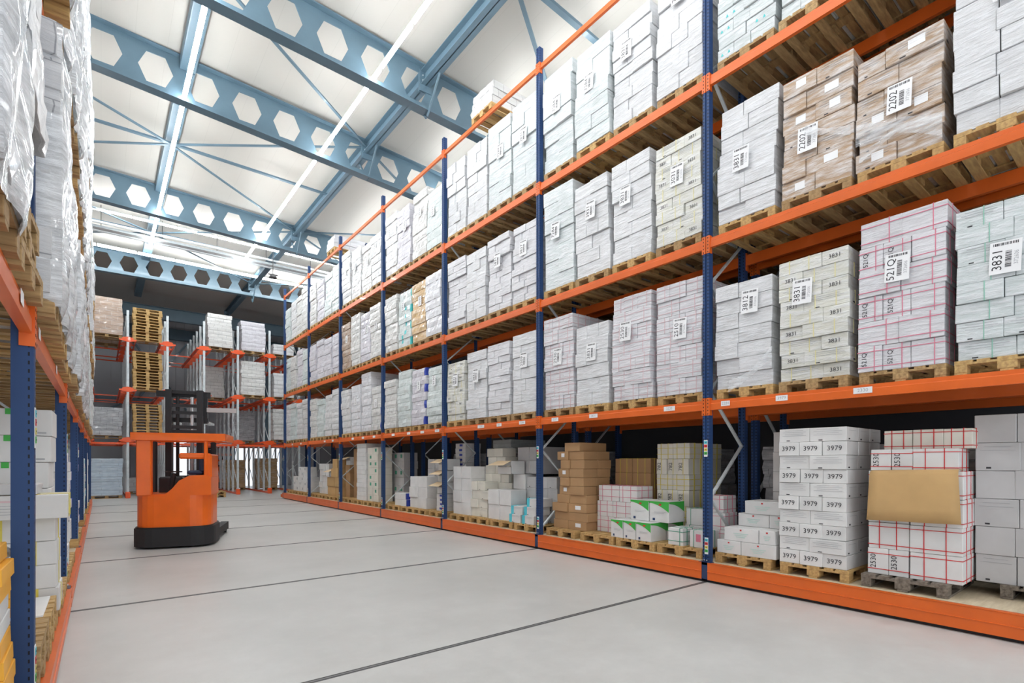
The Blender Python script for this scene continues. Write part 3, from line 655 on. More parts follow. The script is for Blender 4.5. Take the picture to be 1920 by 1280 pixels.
# wrapped loads on the rack beside the camera
LXC = XL+.045-.545
for k in range(-1, 6):
    for li, z in enumerate(BEAMS):
        for i in range(4):
            if k == -1 and (i < 2): continue
            seed += 1; rr = random.Random(seed); y = slot_y(k, i)+rr.uniform(-.02, .02); x = LXC+rr.uniform(-.03, .05)+(.03 if li else 0)
            spot = 'near rack %s shelf, %s in the %s' % (LEVN[li], SLOT[i], BAYN[k] if k > -1 else 'bay beside the camera')
            if k == -1 and li == 0 and i == 3:
                far_load('white', .95, x+.04, y, z+.145*6+.0, 'short film-wrapped load on the rough pallet stack beside the camera', 4, math.pi, group='wrapped loads on the near rack')
                for j in range(6):
                    pallet(x+.0-.010*j+rr.uniform(-.01, .015), y, z+.145*j, 'rough empty pallet, %s up in the leaning stack beside the camera' % ORD[j], PALLET, group='leaning stack of empty pallets', rz=rr.uniform(-.03, .03))
                continue
            H = rr.uniform(1.5, 1.78)+(.1 if li == 2 else 0)
            kd = rr.choice(['white', 'big', 'big', 'ice']) if (k, li, i) not in ((1, 1, 1), (2, 1, 2)) else 'brown'
            o = far_load(kd, H, x, y, z+.145, 'film-wrapped load, %s' % spot, seed % 5, math.pi, group='wrapped loads on the near rack')
            if k <= 2:
                # wrinkled stretch film hugging the load
                m = MB(); D, Wd = 1.27, .83; loop = []
                for t in range(12): loop.append((D/2*-1, -Wd/2+Wd*t/12, -1, 0))
                for t in range(10): loop.append((-D/2+D*t/10, Wd/2, 0, 1))
                for t in range(2): loop.append((D/2, Wd/2-Wd*t/2, 1, 0))
                for t in range(10): loop.append((D/2-D*t/10, -Wd/2, 0, -1))
                nr = 22; L = len(loop); ph = [rr.uniform(0, 6) for _ in range(6)]; vs = []
                for r_ in range(nr+1):
                    u = r_/nr
                    for j, (a, b, nx, ny) in enumerate(loop):
                        q = .018*math.sin(u*9+ph[0]+j*.6)+.012*math.sin(u*23+ph[1]-j*1.1)+.010*math.sin(u*5+j*.33+ph[2])+rr.uniform(-.005, .005)
                        if r_ == 0: q -= .02
                        if r_ == nr: q -= .05
                        vs.append((a+nx*q, b+ny*q, -.06+u*(H+.10)+.02*math.sin(j*.8+ph[3])*(1 if r_ in (0, nr) else 0)))
                m.add(vs, [(r_*L+j, (r_+1)*L+j, (r_+1)*L+(j+1) % L, r_*L+(j+1) % L) for r_ in range(nr) for j in range(L)], FILML)
                m.obj('stretch_film', o, smooth=True)
            pallet(x, y, z, 'loaded wooden pallet, %s' % spot, group='pallets on the near rack beams', rz=math.pi)

# film wisps on two brown loads
def wisp(parent, pts, w, x):
    m = MB(); vs = []; n = 14
    for i in range(n+1):
        u = i/n; j = u*(len(pts)-1); a = min(int(j), len(pts)-2); q = j-a
        y = pts[a][0]*(1-q)+pts[a+1][0]*q; z = pts[a][1]*(1-q)+pts[a+1][1]*q
        for v in range(5): vs.append((x-.006*math.sin(v*1.7+i*.8), y, z+(v/4-.5)*w*(1-.35*math.sin(u*3.1))))
    m.add(vs, [(i*5+v, i*5+v+1, (i+1)*5+v+1, (i+1)*5+v) for i in range(n) for v in range(4)], FILM); m.obj('stretch_film', parent, smooth=True)
for o in list(COL.objects):
    l = o.get('label', '')
    if l.startswith('brown carton load') and 'second in' in l: wisp(o, [(.40, .42), (0, .35), (-.40, .16)], .26, -.645); wisp(o, [(.36, .12), (0, .30), (-.40, .22)], .10, -.655)
    if l.startswith('brown carton load') and 'third in' in l: wisp(o, [(.1, .75), (-.15, .62), (-.40, .52)], .12, -.645)
    if l.startswith('smooth white load of wide') and 'lower shelf' in l: wisp(o, [(.2, .02), (-.1, .15), (-.4, .42)], .16, -.645)

# ---------------------------------------------------------------- loose cartons on the ground level
GL = DECK+.145
LOOSE = []
def gp(xf, y, label, me=None, z=DECK, s=1):
    return pallet(xf+s*.6, y, z, label, me, 0 if s > 0 else math.pi, 'ground level pallets')
def gstack(look, xf, yfar, z0, rows, dz, dep, mat_, nd=1, jit=.012, s=1, group=None, gap=.004, top_skip=None, zs=None, **kw):
    """rows: list of lists of carton widths (first one at the far end); every carton is its own object"""
    rng = random.Random(look); made = []
    for r, row in enumerate(rows):
        y = yfar+rng.uniform(-jit, jit)*.5; k_ = dict(kw)
        if callable(kw.get('fn')): pass
        for c_, w in enumerate(row):
            if w < 0: y += w; continue
            for dd in range(nd):
                a = dict((p, q) for p, q in kw.items() if p != 'fn')
                if kw.get('fn'): a.update(kw['fn'](r, c_, dd, w))
                me = carton_mesh(a.pop('dep', dep), w-gap, dz-.003, a.pop('mat_', mat_), v=rng.randrange(3), **a)
                x = xf+s*(dep/2+dd*(dep+.004))+rng.uniform(-jit, jit)
                o = put('carton', me, None, (x, y-w/2, z0+r*dz), (0 if s > 0 else math.pi)+rng.uniform(-.02, .02))
                lb = '%s, %s row up, %s across%s' % (look, ORD[r], ORD[c_], ('' if nd == 1 else (', in front' if dd == 0 else ', %s behind' % ORD[dd])))
                tag(o, lb, 'carton', group or 'loose %s' % look); made.append(o); LOOSE.append((dd, o))
            y -= w
    return made
def f3979(r, c_, dd, w):
    return dict(txt='3979', tsize=.085) if w < .3 else dict(lines=4)
# bay by the picture edge
gp(7.0, 3.72, 'yellowish pallet under the mint-printed cartons', PALLETG); gp(6.98, 2.80, 'yellowish pallet under the tall stack of cartons marked 3979', PALLETG)
gp(7.0, 1.88, 'grey weathered pallet beside the tall carton stack', PALLETO); gp(7.5, .75, 'dark pallet under the plain stack at the picture edge', PALLETO)
gp(7.5, 1.3-.35, 'dark pallet further back at the picture edge', PALLETO) if False else None
rows = []
for r in range(10): rows.append([.255, .265, .27] if r % 2 == 0 else [.375, .415])
gstack('white carton marked 3979', 7.0, 3.22, GL, rows, .173, .38, WHITE, 3, .014, fn=f3979)
mint = dict(dot=MINT)
gstack('white carton with faint mint print', 7.02, 4.10, GL, [[.36, .48], [-.10, .5, .22]], .19, .5, WHITE, 1, **mint)
gstack('white carton with mint print set further back', 7.3, 3.95, GL+.38, [[.45, .26], [-.12, .5]], .185, .45, WHITE, 1, **mint)
gstack('grey-white carton far back by the inner post', 7.78, 3.66, GL, [[.4], [.4], [.4], [.42], [.4], [.42]], .29, .4, WHITE, 1)
rl = dict(strap=RED, vs=(.3, .72), hs=(.15, .85))
def f2530(r, c_, dd, w): return dict(txt='2530', vert=True, tsize=.08, vs=(), hs=(.2, .8)) if w < .26 else {}
gstack('red-strapped white carton at the outer side', 7.1, 1.83, GL, [[.46], [.46], [.46], [.46]], .30, .5, WHITE, 2, .01, fn=f2530, **rl)
gstack('red-strapped white carton behind the brown sheet', 7.12, 2.24, GL, [[.21, .19], [.40], [.40], [.40]], .30, .5, WHITE, 1, .012, fn=f2530, **rl)
gstack('small red-strapped carton marked 2530', 7.14, 2.22, GL+1.2, [[.2, .2, .4]], .25, .5, WHITE, 1, fn=f2530, **rl)
gstack('red-strapped carton in the topmost course', 7.35, 2.15, GL+1.45, [[.28, .28, .25]], .22, .5, CREAM, 1, **rl)
gstack('plain grey-white carton at the picture edge', 7.55, 1.36, GL, [[.33, .42], [.32, .42], [.36, .42], [.32, .42], [.36, .42], [.34, .42]], .302, .5, GREYB, 1, .01, fn=lambda r, c_, dd, w: dict(lines=2) if c_ == 0 and r % 2 == 0 else {})
m = MB(); vs = []
prof = [(.30, 1.625), (.06, 1.635), (.015, 1.62), (-.005, 1.58), (-.02, 1.40), (-.03, 1.20), (-.045, 1.06)]
for i in range(9):
    u = i/8
    for (a, z) in prof: vs.append((7.04+a+.012*math.sin(i*.8), 2.20-.80*u+(.035*(1.6-z) if i < 4 else -.06*(1.6-z))*1.0, z+.02*u))
n = len(prof); m.add(vs, [(i*n+j, i*n+j+1, (i+1)*n+j+1, (i+1)*n+j) for i in range(8) for j in range(n-1)], KRAFT)
bs = m.obj('cardboard_sheet', smooth=True); md = bs.modifiers.new('thickness', 'SOLIDIFY'); md.thickness = .004
tag(bs, 'brown cardboard sheet draped over the red-strapped cartons', 'cardboard sheet')
# second bay
for y, l in ((7.38, 'under the brown carton stack'), (6.44, 'in front of the red-lined cartons'), (5.58, 'under the green-topped cartons'), (4.75, 'under the small green-strapped cartons')):
    gp(7.0 if y > 5 else 7.02, y, 'worn pallet %s' % l, PALLETG)
def fb(r, c_, dd, w): return dict(patch=PAPER) if r % 2 == 0 and c_ == 1 else {}
gstack('brown carton with white label', 7.15, 7.72, GL, [[.42, .48]]*3+[[-.1, .34, .44]]+[[-.15, .30, .38], [-.2, .26, .36]]*2+[[-.12, .30, .40], [-.3, .42]], .168, .38, BROWN, 2, .03, fn=fb)
rgl = dict(strap=PINK, vs=(.35, .8), hs=(.3, .75))
gstack('white carton with thin red lines', 7.43, 6.80, GL, [[.42, .45], [.38, .46], [-.03, .5, .40]], .29, .45, WHITE, 1, .01, **rgl)
gstack('brown strapped carton in the rear', 8.0, 6.85, GL+.0, [[.42, .42], [.42, .42], [.42, .42], [.42, .42], [.42, .42]], .275, .4, BROWN, 1, .01, strap=PLY if False else YEL, vs=(.3, .7))
def f782(r, c_, dd, w): return dict(txt='782', vert=True, tsize=.10, vs=(.5,), hs=()) if r in (2, 4) and w < .25 else {}
gstack('cream yellow-lined carton marked 782', 7.88, 5.78, GL, [[.33, .33], [.22, .22, .22], [.22, .22, .22], [.33, .33], [.22, .22, .22], [.33, .33]][:6], .272, .5, CREAM, 2, .01, strap=YEL, vs=(.3, .75), hs=(.3, .7), fn=f782)
def greentop(w, dz, d):
    m = MB(); m.cbox(-d/2, d/2, -w/2, w/2, 0, dz, WHITE, .006); x = -d/2-.004
    def face(M, W_):
        n = 10; h = dz
        for i in range(n):
            a, b = i/n, (i+1)/n; f = lambda u: h*(.86-.36*(1-(abs(u-.5)*2)**1.5)) if W_ < .2 else h*(.92-.42*u**1.8)
            y0, y1 = (.5-a)*W_*.995, (.5-b)*W_*.995
            m.add([(-y0, f(a)-h/2, 0), (-y1, f(b)-h/2, 0), (-y1, h/2, 0), (-y0, h/2, 0)], [(0, 1, 2, 3)], KGREEN, M)
    face(Matrix.Translation((x, 0, dz/2)) @ FACE, w); face(Matrix.Translation((0, -w/2-.004, dz/2)) @ SIDE, d)
    m.box(-d/2-.002, d/2+.002, -w/2-.002, w/2+.002, dz-.012, dz+.003, KGREEN)
    m.box(-d/2, d/2, -w/2, w/2, dz-.002, dz+.005, WHITE)
    M = Matrix.Translation((x-.001, -.02, dz*.5)) @ FACE
    m.box(-w*.3, w*.3, 0, .003, -.001, .001, GREYINK, M); m.box(-w*.3, w*.2, -.02, -.016, -.001, .001, GREYINK, M); m.box(-w*.38, -w*.26, -dz*.42, -dz*.3, -.001, .001, BLUE, M); m.box(-.02, .025, dz*.32, dz*.4, -.001, .002, RED, M)
    return m.mesh('green_topped_carton')
ga, gb = greentop(.26, .30, .40), greentop(.38, .34, .42)
for i in range(3): tag(put('green_topped_carton', ga if i < 2 else greentop(.30, .30, .42), None, (7.22, 5.98-.275*i-(0.02 if i == 2 else 0), GL)), 'white carton with bright green top, lower row, %s along' % ORD[i], 'carton', 'green-topped cartons')
tag(put('green_topped_carton', greentop(.38, .30, .42), None, (7.65, 5.42, GL)), 'white carton with bright green top standing behind the lower row', 'carton', 'green-topped cartons')
for i in range(2): tag(put('green_topped_carton', gb, None, (7.44, 5.66-.40*i, GL+.308)), 'larger green-topped carton in the upper row, %s along' % ORD[i], 'carton', 'green-topped cartons')
gl = dict(strap=GRN, vs=(.2,), hs=(.25, .8))
gstack('small white carton strapped in green', 7.08, 4.98, GL, [[.27]], .27, .36, WHITE, 1, .004, **gl)
gstack('small carton with red print and green strap', 7.12, 4.62, GL, [[.27]], .26, .36, WHITE, 1, .004, strap=GRN, vs=(.75,), patch=PINK)
gstack('grey-white carton with green strap behind', 7.62, 5.02, GL, [[.4], [.4]], .27, .36, WHITE, 1, .02, strap=GRN, vs=(.8,))
gstack('grey-white carton strapped in pink and green', 7.5, 4.62, GL, [[.36], [.36], [.34]], .26, .36, WHITE, 1, .02, strap=PINK, vs=(.2,), hs=(.2, .8))
gstack('deep blue printed box beyond the brown stack', 8.1, 8.0, GL+.25, [[.32, .32], [.32, .30], [.32, .28], [.3, .26]], .19, .35, ROYAL, 1, .03, patch=PAPER)
# third bay
for y, l in ((11.08, 'under the large white cartons'), (10.18, 'under the cream cartons'), (9.3, 'under the broad white cartons'), (8.42, 'under the cyan-ended cartons')):
    gp(7.0, y, 'worn pallet %s' % l, PALLETG)
gstack('large white carton by the post', 7.1, 11.45, GL, [[.38, .42]]*3+[[.38, .42]], .30, .42, WHITE, 2, .012)
gstack('cream carton in the uneven middle pile', 7.12, 10.66, GL, [[.34, .34], [.30, .36], [.4, .36], [.26, .3]], .21, .4, CREAM, 1, .03, fn=lambda r, c_, dd, w: dict(lines=2) if c_ else {})
gstack('cream carton on the taller rear pile', 7.53, 10.62, GL, [[.4, .35, .3]]*3+[[.35, .4, .3], [.3, .33, .3], [.4, .3, .3], [-.1, .34, .34], [-.04, .34, .34]], .205, .4, CREAM, 1, .02)
gstack('broad white carton', 7.08, 9.88, GL, [[.42, .42], [.42, .42]], .34, .44, WHITE, 1, .02)
gstack('tall white carton set back', 7.53, 9.5, GL+.0, [[.42], [.42], [.42]], .345, .44, WHITE, 1, .01)
gstack('grey carton of the plain tall block', 7.7, 9.55, GL+1.04, [[.42, .44], [.42, .44]], .305, .8, GREYB, 1, .004)
gstack('grey carton with small marks, stacked under the block', 7.56, 9.06, GL, [[.32, .38, .3]]*4, .245, .7, GREYB, 1, .008, patch=INK if False else None, lines=2)
def fc(r, c_, dd, w): return dict(edge=CYAN)
for nm, x, y, z in (('low outer', 7.12, 8.82, GL), ('low inner', 7.12, 8.38, GL), ('middle', 7.16, 8.36, GL+.18), ('upper', 7.2, 8.32, GL+.36), ('wide middle', 7.14, 8.78, GL+.18)):
    me = carton_mesh(.4, .36, .178, WHITE, patch=None, edge=None, lines=2)
    o = tag(put('carton', me, None, (x+.1, y, z), .03), 'white carton with cyan end, %s one by the near post' % nm, 'carton', 'cyan-ended cartons')
    mm = MB(); mm.box(-.204, .204, .10, .184, .002, .180, CYAN); mm.obj('cyan_end', o)
def open_box(x, y, z, w, label, s=1):
    t = thing('open_carton', label, 'carton', (x, y, z), 0 if s > 0 else math.pi, 'opened cartons'); h = .3; d = .4
    m = MB()
    m.box(-d/2, d/2, -w/2, -w/2+.006, 0, h, WHITE); m.box(-d/2, d/2, w/2-.006, w/2, 0, h, WHITE); m.box(d/2-.006, d/2, -w/2, w/2, 0, h, WHITE); m.box(-d/2, d/2, -w/2, w/2, 0, .006, WHITE); m.box(-d/2, -d/2+.006, -w/2, w/2, 0, h*.55, WHITE); m.obj('body', t)
    m = MB(); m.add([(-d/2, -w/2, h), (-d/2, w/2, h), (-d/2-.24, w/2+.07, h-.10), (-d/2-.24, -w/2-.02, h-.10), (-d/2, -w/2, h+.006), (-d/2, w/2, h+.006), (-d/2-.24, w/2+.07, h-.094), (-d/2-.24, -w/2-.02, h-.094)], [(0,1,2,3)[::-1], (4,5,6,7), (0,1,5,4)[::-1], (2,3,7,6)[::-1], (1,2,6,5)[::-1], (0,4,7,3)[::-1]], FLAP); m.obj('flap', t)
    return t
open_box(7.46, 9.5, GL+.72+.31, .5, 'open white carton with beige flap hanging toward the aisle')
# fourth bay
for y, l in ((14.75, 'beside the blue-edged cartons'), (13.85, 'under the blue-edged cartons'), (13.1, 'under the big white block'), (12.15, 'under the open-fronted boxes')):
    gp(7.0, y, 'worn pallet %s' % l, PALLETG)
gstack('white carton with blue edge', 7.08, 14.8, GL, [[.42, .42], [.42, .40]], .19, .4, WHITE, 1, .01, fn=lambda r, c_, dd, w: dict(edge=ROYAL) if c_ else {})
gstack('big square white carton', 7.1, 13.85, GL, [[.5, .5], [.5, .5], [-.02, .48, .48]], .30, .45, WHITE, 1, .02)
gstack('grey-white carton topping the rear pile', 7.57, 13.6, GL, [[.4, .4, .4]]*5, .28, .4, GREYB, 1, .02)
def frut(r, c_, dd, w): return dict(patch=ROYAL)
gstack('white fruit box with blue print', 7.16, 12.4, GL, [[.44]]*4, .115, .5, WHITE, 1, .01, fn=frut)
for i, zz in enumerate((GL+.465, GL+.775, GL+1.085)): open_box(7.38+.02*i, 12.17, zz, .46, 'open box with beige flap in the column beside the post, %s up' % ORD[i])
gstack('shadowed fruit box above the flaps', 7.7, 12.3, GL, [[.5]]*14, .13, .5, WHITE, 1, .01, fn=frut)
# fifth bay
for i in range(4): gp(7.0, 15.3+.5+.885*i, 'worn pallet on the ground level, %s along in the fifth bay' % ORD[i], PALLETG)
gstack('flat white carton in the tall neat column', 7.05, 17.75, GL, [[.78]]*13, .15, .6, WHITE, 1, .012)
gstack('white carton with green marks beside the column', 7.10, 16.9, GL, [[.4, .42]]*8, .225, .5, CREAM, 1, .012, fn=lambda r, c_, dd, w: dict(patch=GRN) if (r+c_) % 3 != 1 else {})
gstack('white green-marked carton near the fourth post', 7.72, 16.75, GL, [[.45, .45, .38]]*6, .27, .5, GREYB, 1, .012, fn=lambda r, c_, dd, w: dict(patch=GRN) if r in (1, 3, 5) else {})
gstack('tall brown carton standing upright', 7.35, 18.8, GL, [[.4, .4]]*3, .6, .5, BROWN, 1, .012)
# sixth and seventh bays
for k in (4, 5):
    for i in range(4): gp(7.0, Y0+P*k+.5+.885*i, 'worn pallet on the ground level, %s along in the %s' % (ORD[i], BAYN[k]), PALLETG)
gstack('kraft brown box in the stepped pile', 7.1, 20.95, GL, [[.9, .5], [.8, .5], [-.5, .7], [-.6, .5]], .36, .6, KRAFT, 1, .02)
open_box(7.4, 20.68, GL+.725, .5, 'open carton with beige flap near the kraft pile'); open_box(7.52, 19.27, GL+1.205, .4, 'open carton with hanging flap beside the sixth post')
gstack('brown-white carton tower by the sixth post', 7.3, 19.49, GL, [[.42]]*4, .3, .5, BROWN, 1, .02)
gstack('white carton in the last bay', 7.1, 25.6, GL, [[.4, .4, .4, .4, .4, .4]]*3+[[-.8, .4, .4, .4]]*2, .22, .45, WHITE, 1, .02, fn=lambda r, c_, dd, w: dict(patch=GREYINK) if (r*3+c_) % 2 else {})
gstack('white carton at the start of the sixth bay', 7.3, 22.5, GL, [[.4, .4, .4]]*5, .25, .45, WHITE, 1, .02)
# shadowed rear ground loads
for (k, i, kd) in ((-1, 0, 'grey'), (-1, 1, 'white'), (-1, 2, 'white'), (-1, 3, 'grey'), (0, 1, 'grey'), (1, 0, 'grey'), (1, 2, 'grey'), (1, 3, 'ice'), (2, 0, 'grey'), (2, 1, 'grey')):
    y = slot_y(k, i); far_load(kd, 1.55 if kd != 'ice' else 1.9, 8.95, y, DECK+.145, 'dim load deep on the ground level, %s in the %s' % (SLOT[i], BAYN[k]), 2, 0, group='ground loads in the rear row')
    pallet(8.95, y, DECK, 'dim pallet deep on the ground level, %s in the %s' % (SLOT[i], BAYN[k]), PALLETO)

# ---------------------------------------------------------------- ground level of the rack beside the camera
def gpl(x, y, label, me=None): return pallet(x-.6, y, DECK, label, me, math.pi, 'ground level pallets by the camera')
XG = -.30
for y, l in ((3.6, 'under the amber carton pile'), (4.75, 'bare and close to the first post'), (5.62, 'with a white sheet on it'), (6.5, 'under the yellow-strapped cartons'), (7.4, 'before the second post'), (8.6, 'past the second post'), (9.5, 'under the plain white cartons')):
    gpl(XG, y, 'pallet of the near rack %s' % l, PALLETG if y != 4.75 else PALLET)
gpl(XG, 4.78, 'second bare pallet stacked by the first post', PALLET).location.z = DECK+.145
L = dict(s=-1)
def fam(r, c_, dd, w): return dict(mat_=AMBER if (r in (0, 1, 3, 4, 5, 7, 8, 9)) else WHITE)
gstack('amber carton in the pile beside the camera', -.40, 4.08, GL, [[.42]]*9, .095, .4, AMBER, 1, .02, **L, fn=lambda r, c_, dd, w: dict(mat_=WHITE if r in (4, 5) else AMBER))
gstack('white sleeve carton slipped over the amber pile', -.50, 3.62, GL, [[.3]]*6, .11, .4, WHITE, 1, .02, **L)
gstack('white carton stacked over the amber ones', -.62, 4.05, GL+.87, [[.5], [.5], [.5]], .3, .4, GREYB, 1, .01, **L, txt='1', tsize=.1)
m = MB(); m.box(-.22, .18, -.38, .34, 0, .012, PAPER); tag(m.obj('white_sheet', loc=(-.52, 5.6, GL+.145)), 'white board lying on the pallet stack near the first post', 'board')
gpl(XG, 5.60, 'upper pallet carrying the white board', PALLETG).location.z = DECK+.145
gstack('small amber and white carton on the board', -.45, 5.45, GL+.16, [[.2]]*4, .07, .3, AMBER, 1, .012, **L, patch=PAPER)
gstack('white carton with yellow strap in the near pile', -.30, 6.55, GL, [[.5], [.5], [.5], [.5]], .205, .5, WHITE, 2, .02, **L, strap=YEL, vs=(.5,))
gstack('long white carton with two yellow straps on top', -.22, 6.35, GL+.825, [[.5]], .20, .8, WHITE, 1, .005, **L, strap=YEL, vs=(.3, .7), lines=3)
gstack('grey lidded tray on the near pile', -.42, 6.3, GL+1.028, [[.4]], .09, .5, GREYB, 1, .005, **L)
gstack('white carton with green square tab', -.40, 7.55, GL, [[.6]]*7, .26, .55, WHITE, 1, .02, **L, endpatch=KGREEN)
gstack('plain white carton past the second post', -.33, 9.3, GL, [[.5, .4]]*4, .27, .5, WHITE, 1, .02, **L, lines=3)
gstack('white tray with blue and red corner', -.36, 9.9, GL, [[.5]]*11, .13, .4, WHITE, 1, .03, **L, edge=ROYAL)
gstack('white open tray in the long wavy column', -.36, 13.35, GL, [[.5, .5, .5]]*11, .14, .4, WHITE, 1, .03, **L, edge=ROYAL)
gstack('white and cyan carton far down the near rack', -.34, 18.3, GL, [[.5, .5, .5, .5]]*7, .2, .4, WHITE, 1, .02, **L, patch=CYAN)
gstack('small white carton near the end of the near rack', -.34, 22, GL, [[.5]*5]*8, .2, .4, WHITE, 1, .02, **L)
for i, y in enumerate((11.9, 13.0, 15.6, 16.6, 19.3, 20.5, 21.6)): gpl(XG, y, 'pallet of the near rack, %s of those beyond the third post' % ORD[i], PALLETG)

# ---------------------------------------------------------------- drive-in rack across the end of the aisle
DY = 31.4; DX = [-.6, 1.02, 2.63, 4.23, 5.82, 7.42, 9.02]; DZ = [2.86, 5.30, 7.72]
dr = thing('drive_in_rack', 'galvanised drive-in rack with red-orange arms across the far end of the aisle', 'pallet rack')
ARMS = MB(); m = MB(); m.prism([(-.05, -.05), (.05, -.05), (.05, .05), (-.05, .05)], 'z', 0, 9.1, GALV); gpost = m.mesh('post')
for x in DX:
    for j in range(6):
        put('post', gpost, dr, (x, DY+j*1.3, 0))
    m = MB(); z = .4; i = 0
    while z < 8.4:
        for j in range(0, 5):
            a, b = (DY+j*1.3, DY+(j+1)*1.3) if i % 2 == 0 else (DY+(j+1)*1.3, DY+j*1.3)
            m.bar((x, a, z), (x, b, z+1.2), .03, .03, GALV)
        z += 1.2; i += 1
    m.obj('lattice_brace', dr)
    m = MB(); m.cbox(x-.10, x+.10, DY-.16, DY+.10, 0, .30, REDRAIL, .02); m.obj('foot_guard', dr)
    if x not in (-.6,): m = MB(); m.box(x-.06, x+.06, DY, DY+6.6, 0, .1, REDRAIL); m.obj('floor_guide', dr)
    for z in DZ:
        for sgn in (-1, 1):
            for j in range(6):
                m = MB() if j < 2 else ARMS
                yy = DY+j*1.3; o = [(0, z-.16), (.28, z-.10), (.34, z-.09), (.34, z-.02), (.24, z-.02), (.20, z+.06), (0, z+.10)]
                m.prism([(x+sgn*p[0], p[1]) for p in o], 'y', yy-.07, yy-.02, REDRAIL)
                if j < 2: m.obj('support_arm', dr)
            m = MB(); xx = x+sgn*.28; m.box(min(xx, xx+sgn*.05), max(xx, xx+sgn*.05), DY-.05, DY+6.6, z-.08, z-.02, REDRAIL); m.box(xx-.004, xx+.004, DY-.05, DY+6.6, z-.20, z-.02, REDRAIL); m.obj('pallet_rail', dr)
ARMS.obj('support_arm', dr)['kind'] = 'stuff'
m = MB(); m.box(DX[0], DX[-1], DY-.03, DY+.03, 2.60, 2.70, REDRAIL); m.obj('front_tie_beam', dr)
for z in (2.7, 5.2, 7.6):
    for j in (2, 4, 5): m = MB(); m.box(DX[0], DX[-1], DY+j*1.3-.02, DY+j*1.3+.02, z-.03, z+.03, REDRAIL); m.obj('cross_tie', dr)
def dload(kind, xi, z, H, w, depth_i, label, y=None):
    cx = (DX[xi]+DX[xi+1])/2; yy = DY+.62+depth_i*1.25
    o = far_load(kind, H, cx, yy, z+.145, label, 1, -math.pi/2*0+math.pi/2, group='loads in the drive-in rack'); o.scale = (.72, w*1.5, 1)
    pallet(cx, yy, z, 'pallet beneath: '+label[:60].rsplit(' ', 1)[0] if False else 'pallet below the %s' % ' '.join(label.split()[:9]), PALLET, 0, 'pallets in the drive-in rack')
for o_ in ():
    pass
dload('brownbright', 0, 7.75, 1.75, 1.0, 0, 'brown film-wrapped load high in the drive-in rack')
dload('brown', 0, 7.75, 1.2, 1.0, 2, 'second brown load deeper in the drive-in rack top level')
dload('grey', 0, 2.88, 1.35, 1.0, 0, 'dark grey wrapped load low in the drive-in rack')
dload('bluebags', 0, 0.0, 1.78, 1.0, 0, 'pale blue load of stacked sacks on the floor by the foot guard')
dload('white2', 3, 7.75, 1.75, .95, 0, 'white load on the drive-in top level, taller of two')
dload('white2', 3, 5.32, 1.75, .95, 2, 'white load on the drive-in middle level, set back')
dload('lilac', 4, 7.75, 1.6, 1.0, 0, 'lilac load on the drive-in top level')
dload('white2', 4, 5.32, 1.85, 1.0, 0, 'white load on the drive-in middle level, flush with the front')
dload('grey', 4, 2.88, 1.7, 1.0, 2, 'grey load on the drive-in low level')
dload('white', 5, 7.75, .55, .9, 0, 'short film-covered load on the drive-in top level')
dload('white', 5, 5.32, 1.35, .9, 0, 'white load beside the long rack end, middle level')
dload('white2', 5, 2.88, 1.75, .9, 0, 'white carton load beside the long rack end, low level')
dload('tan', 5, 0, 1.85, 1.0, 3, 'amber-brown wrapped load on the floor behind the lattice')
dload('tan', 4, 0, 1.75, 1.0, 4, 'tan wrapped load on the floor deep in the drive-in rack')
dload('white', 1, 0, .75, 1.0, 3, 'low white load on the floor beyond the pallet stacks')
dload('lilac', 2, 0, .7, .8, 2, 'low pinkish load on the floor behind the truck')
dload('white', 3, 0, 1.5, .8, 4, 'white load on the floor far behind the truck')
for lv, (z, n) in zip(('top', 'middle', 'low'), ((7.75, 11), (5.32, 13), (2.88, 12))):
    for j in range(n):
        rr = random.Random(j*7+n); pallet((DX[1]+DX[2])/2+rr.uniform(-.03, .03), DY+.62+rr.uniform(-.03, .03), z+.145*j, 'empty yellow pallet, %s up in the %s stack of the drive-in rack' % (ORD[j], lv), PALLETG, 0, 'stacked empty pallets in the drive-in rack')
gpa = [(4.5, 29.9, 0), (4.5, 29.9, .145)]
for j, (x, y, z) in enumerate(gpa): pallet(x, y, z, 'yellow pallet on the floor behind the truck, %s one' % ('lower' if j == 0 else 'upper'), PALLETG, math.pi/2)
# braces on the end wall
for (a, b, l) in (((1.5, 5.3), (4.6, 9.8), 'rising'), ((1.5, 9.8), (4.6, 5.3), 'falling'), ((-4, 2.8), (1.2, 5.6), 'low rising'), ((6, 5.5), (10, 9.8), 'far rising')):
    m = MB(); m.bar((a[0], 41.85, a[1]), (b[0], 41.85, b[1]), .14, .1, ROOFBLUE); tag(m.obj('wall_brace'), 'blue grey steel brace on the end wall, %s one' % l, 'bracing')
for x, l in ((1.3, 'beside the pallet stacks'), (5.4, 'behind the middle bays'), (-4, 'behind the near rack'), (9.6, 'behind the long rack')):
    m = MB(); ibeam(m, x, 41.7, 41.98, 0, 0, 0, ROOFBLUE) if False else m.box(x-.12, x+.12, 41.6, 41.95, 0, 10.1, ROOFBLUE); tag(m.obj('wall_column'), 'blue grey steel column at the end wall %s' % l, 'column')
m = MB(); m.box(-8.9, 13.8, 41.8, 41.98, 5.6, 5.9, ROOFBLUE); tag(m.obj('wall_girt'), 'dark steel rail running along the end wall', 'wall rail')

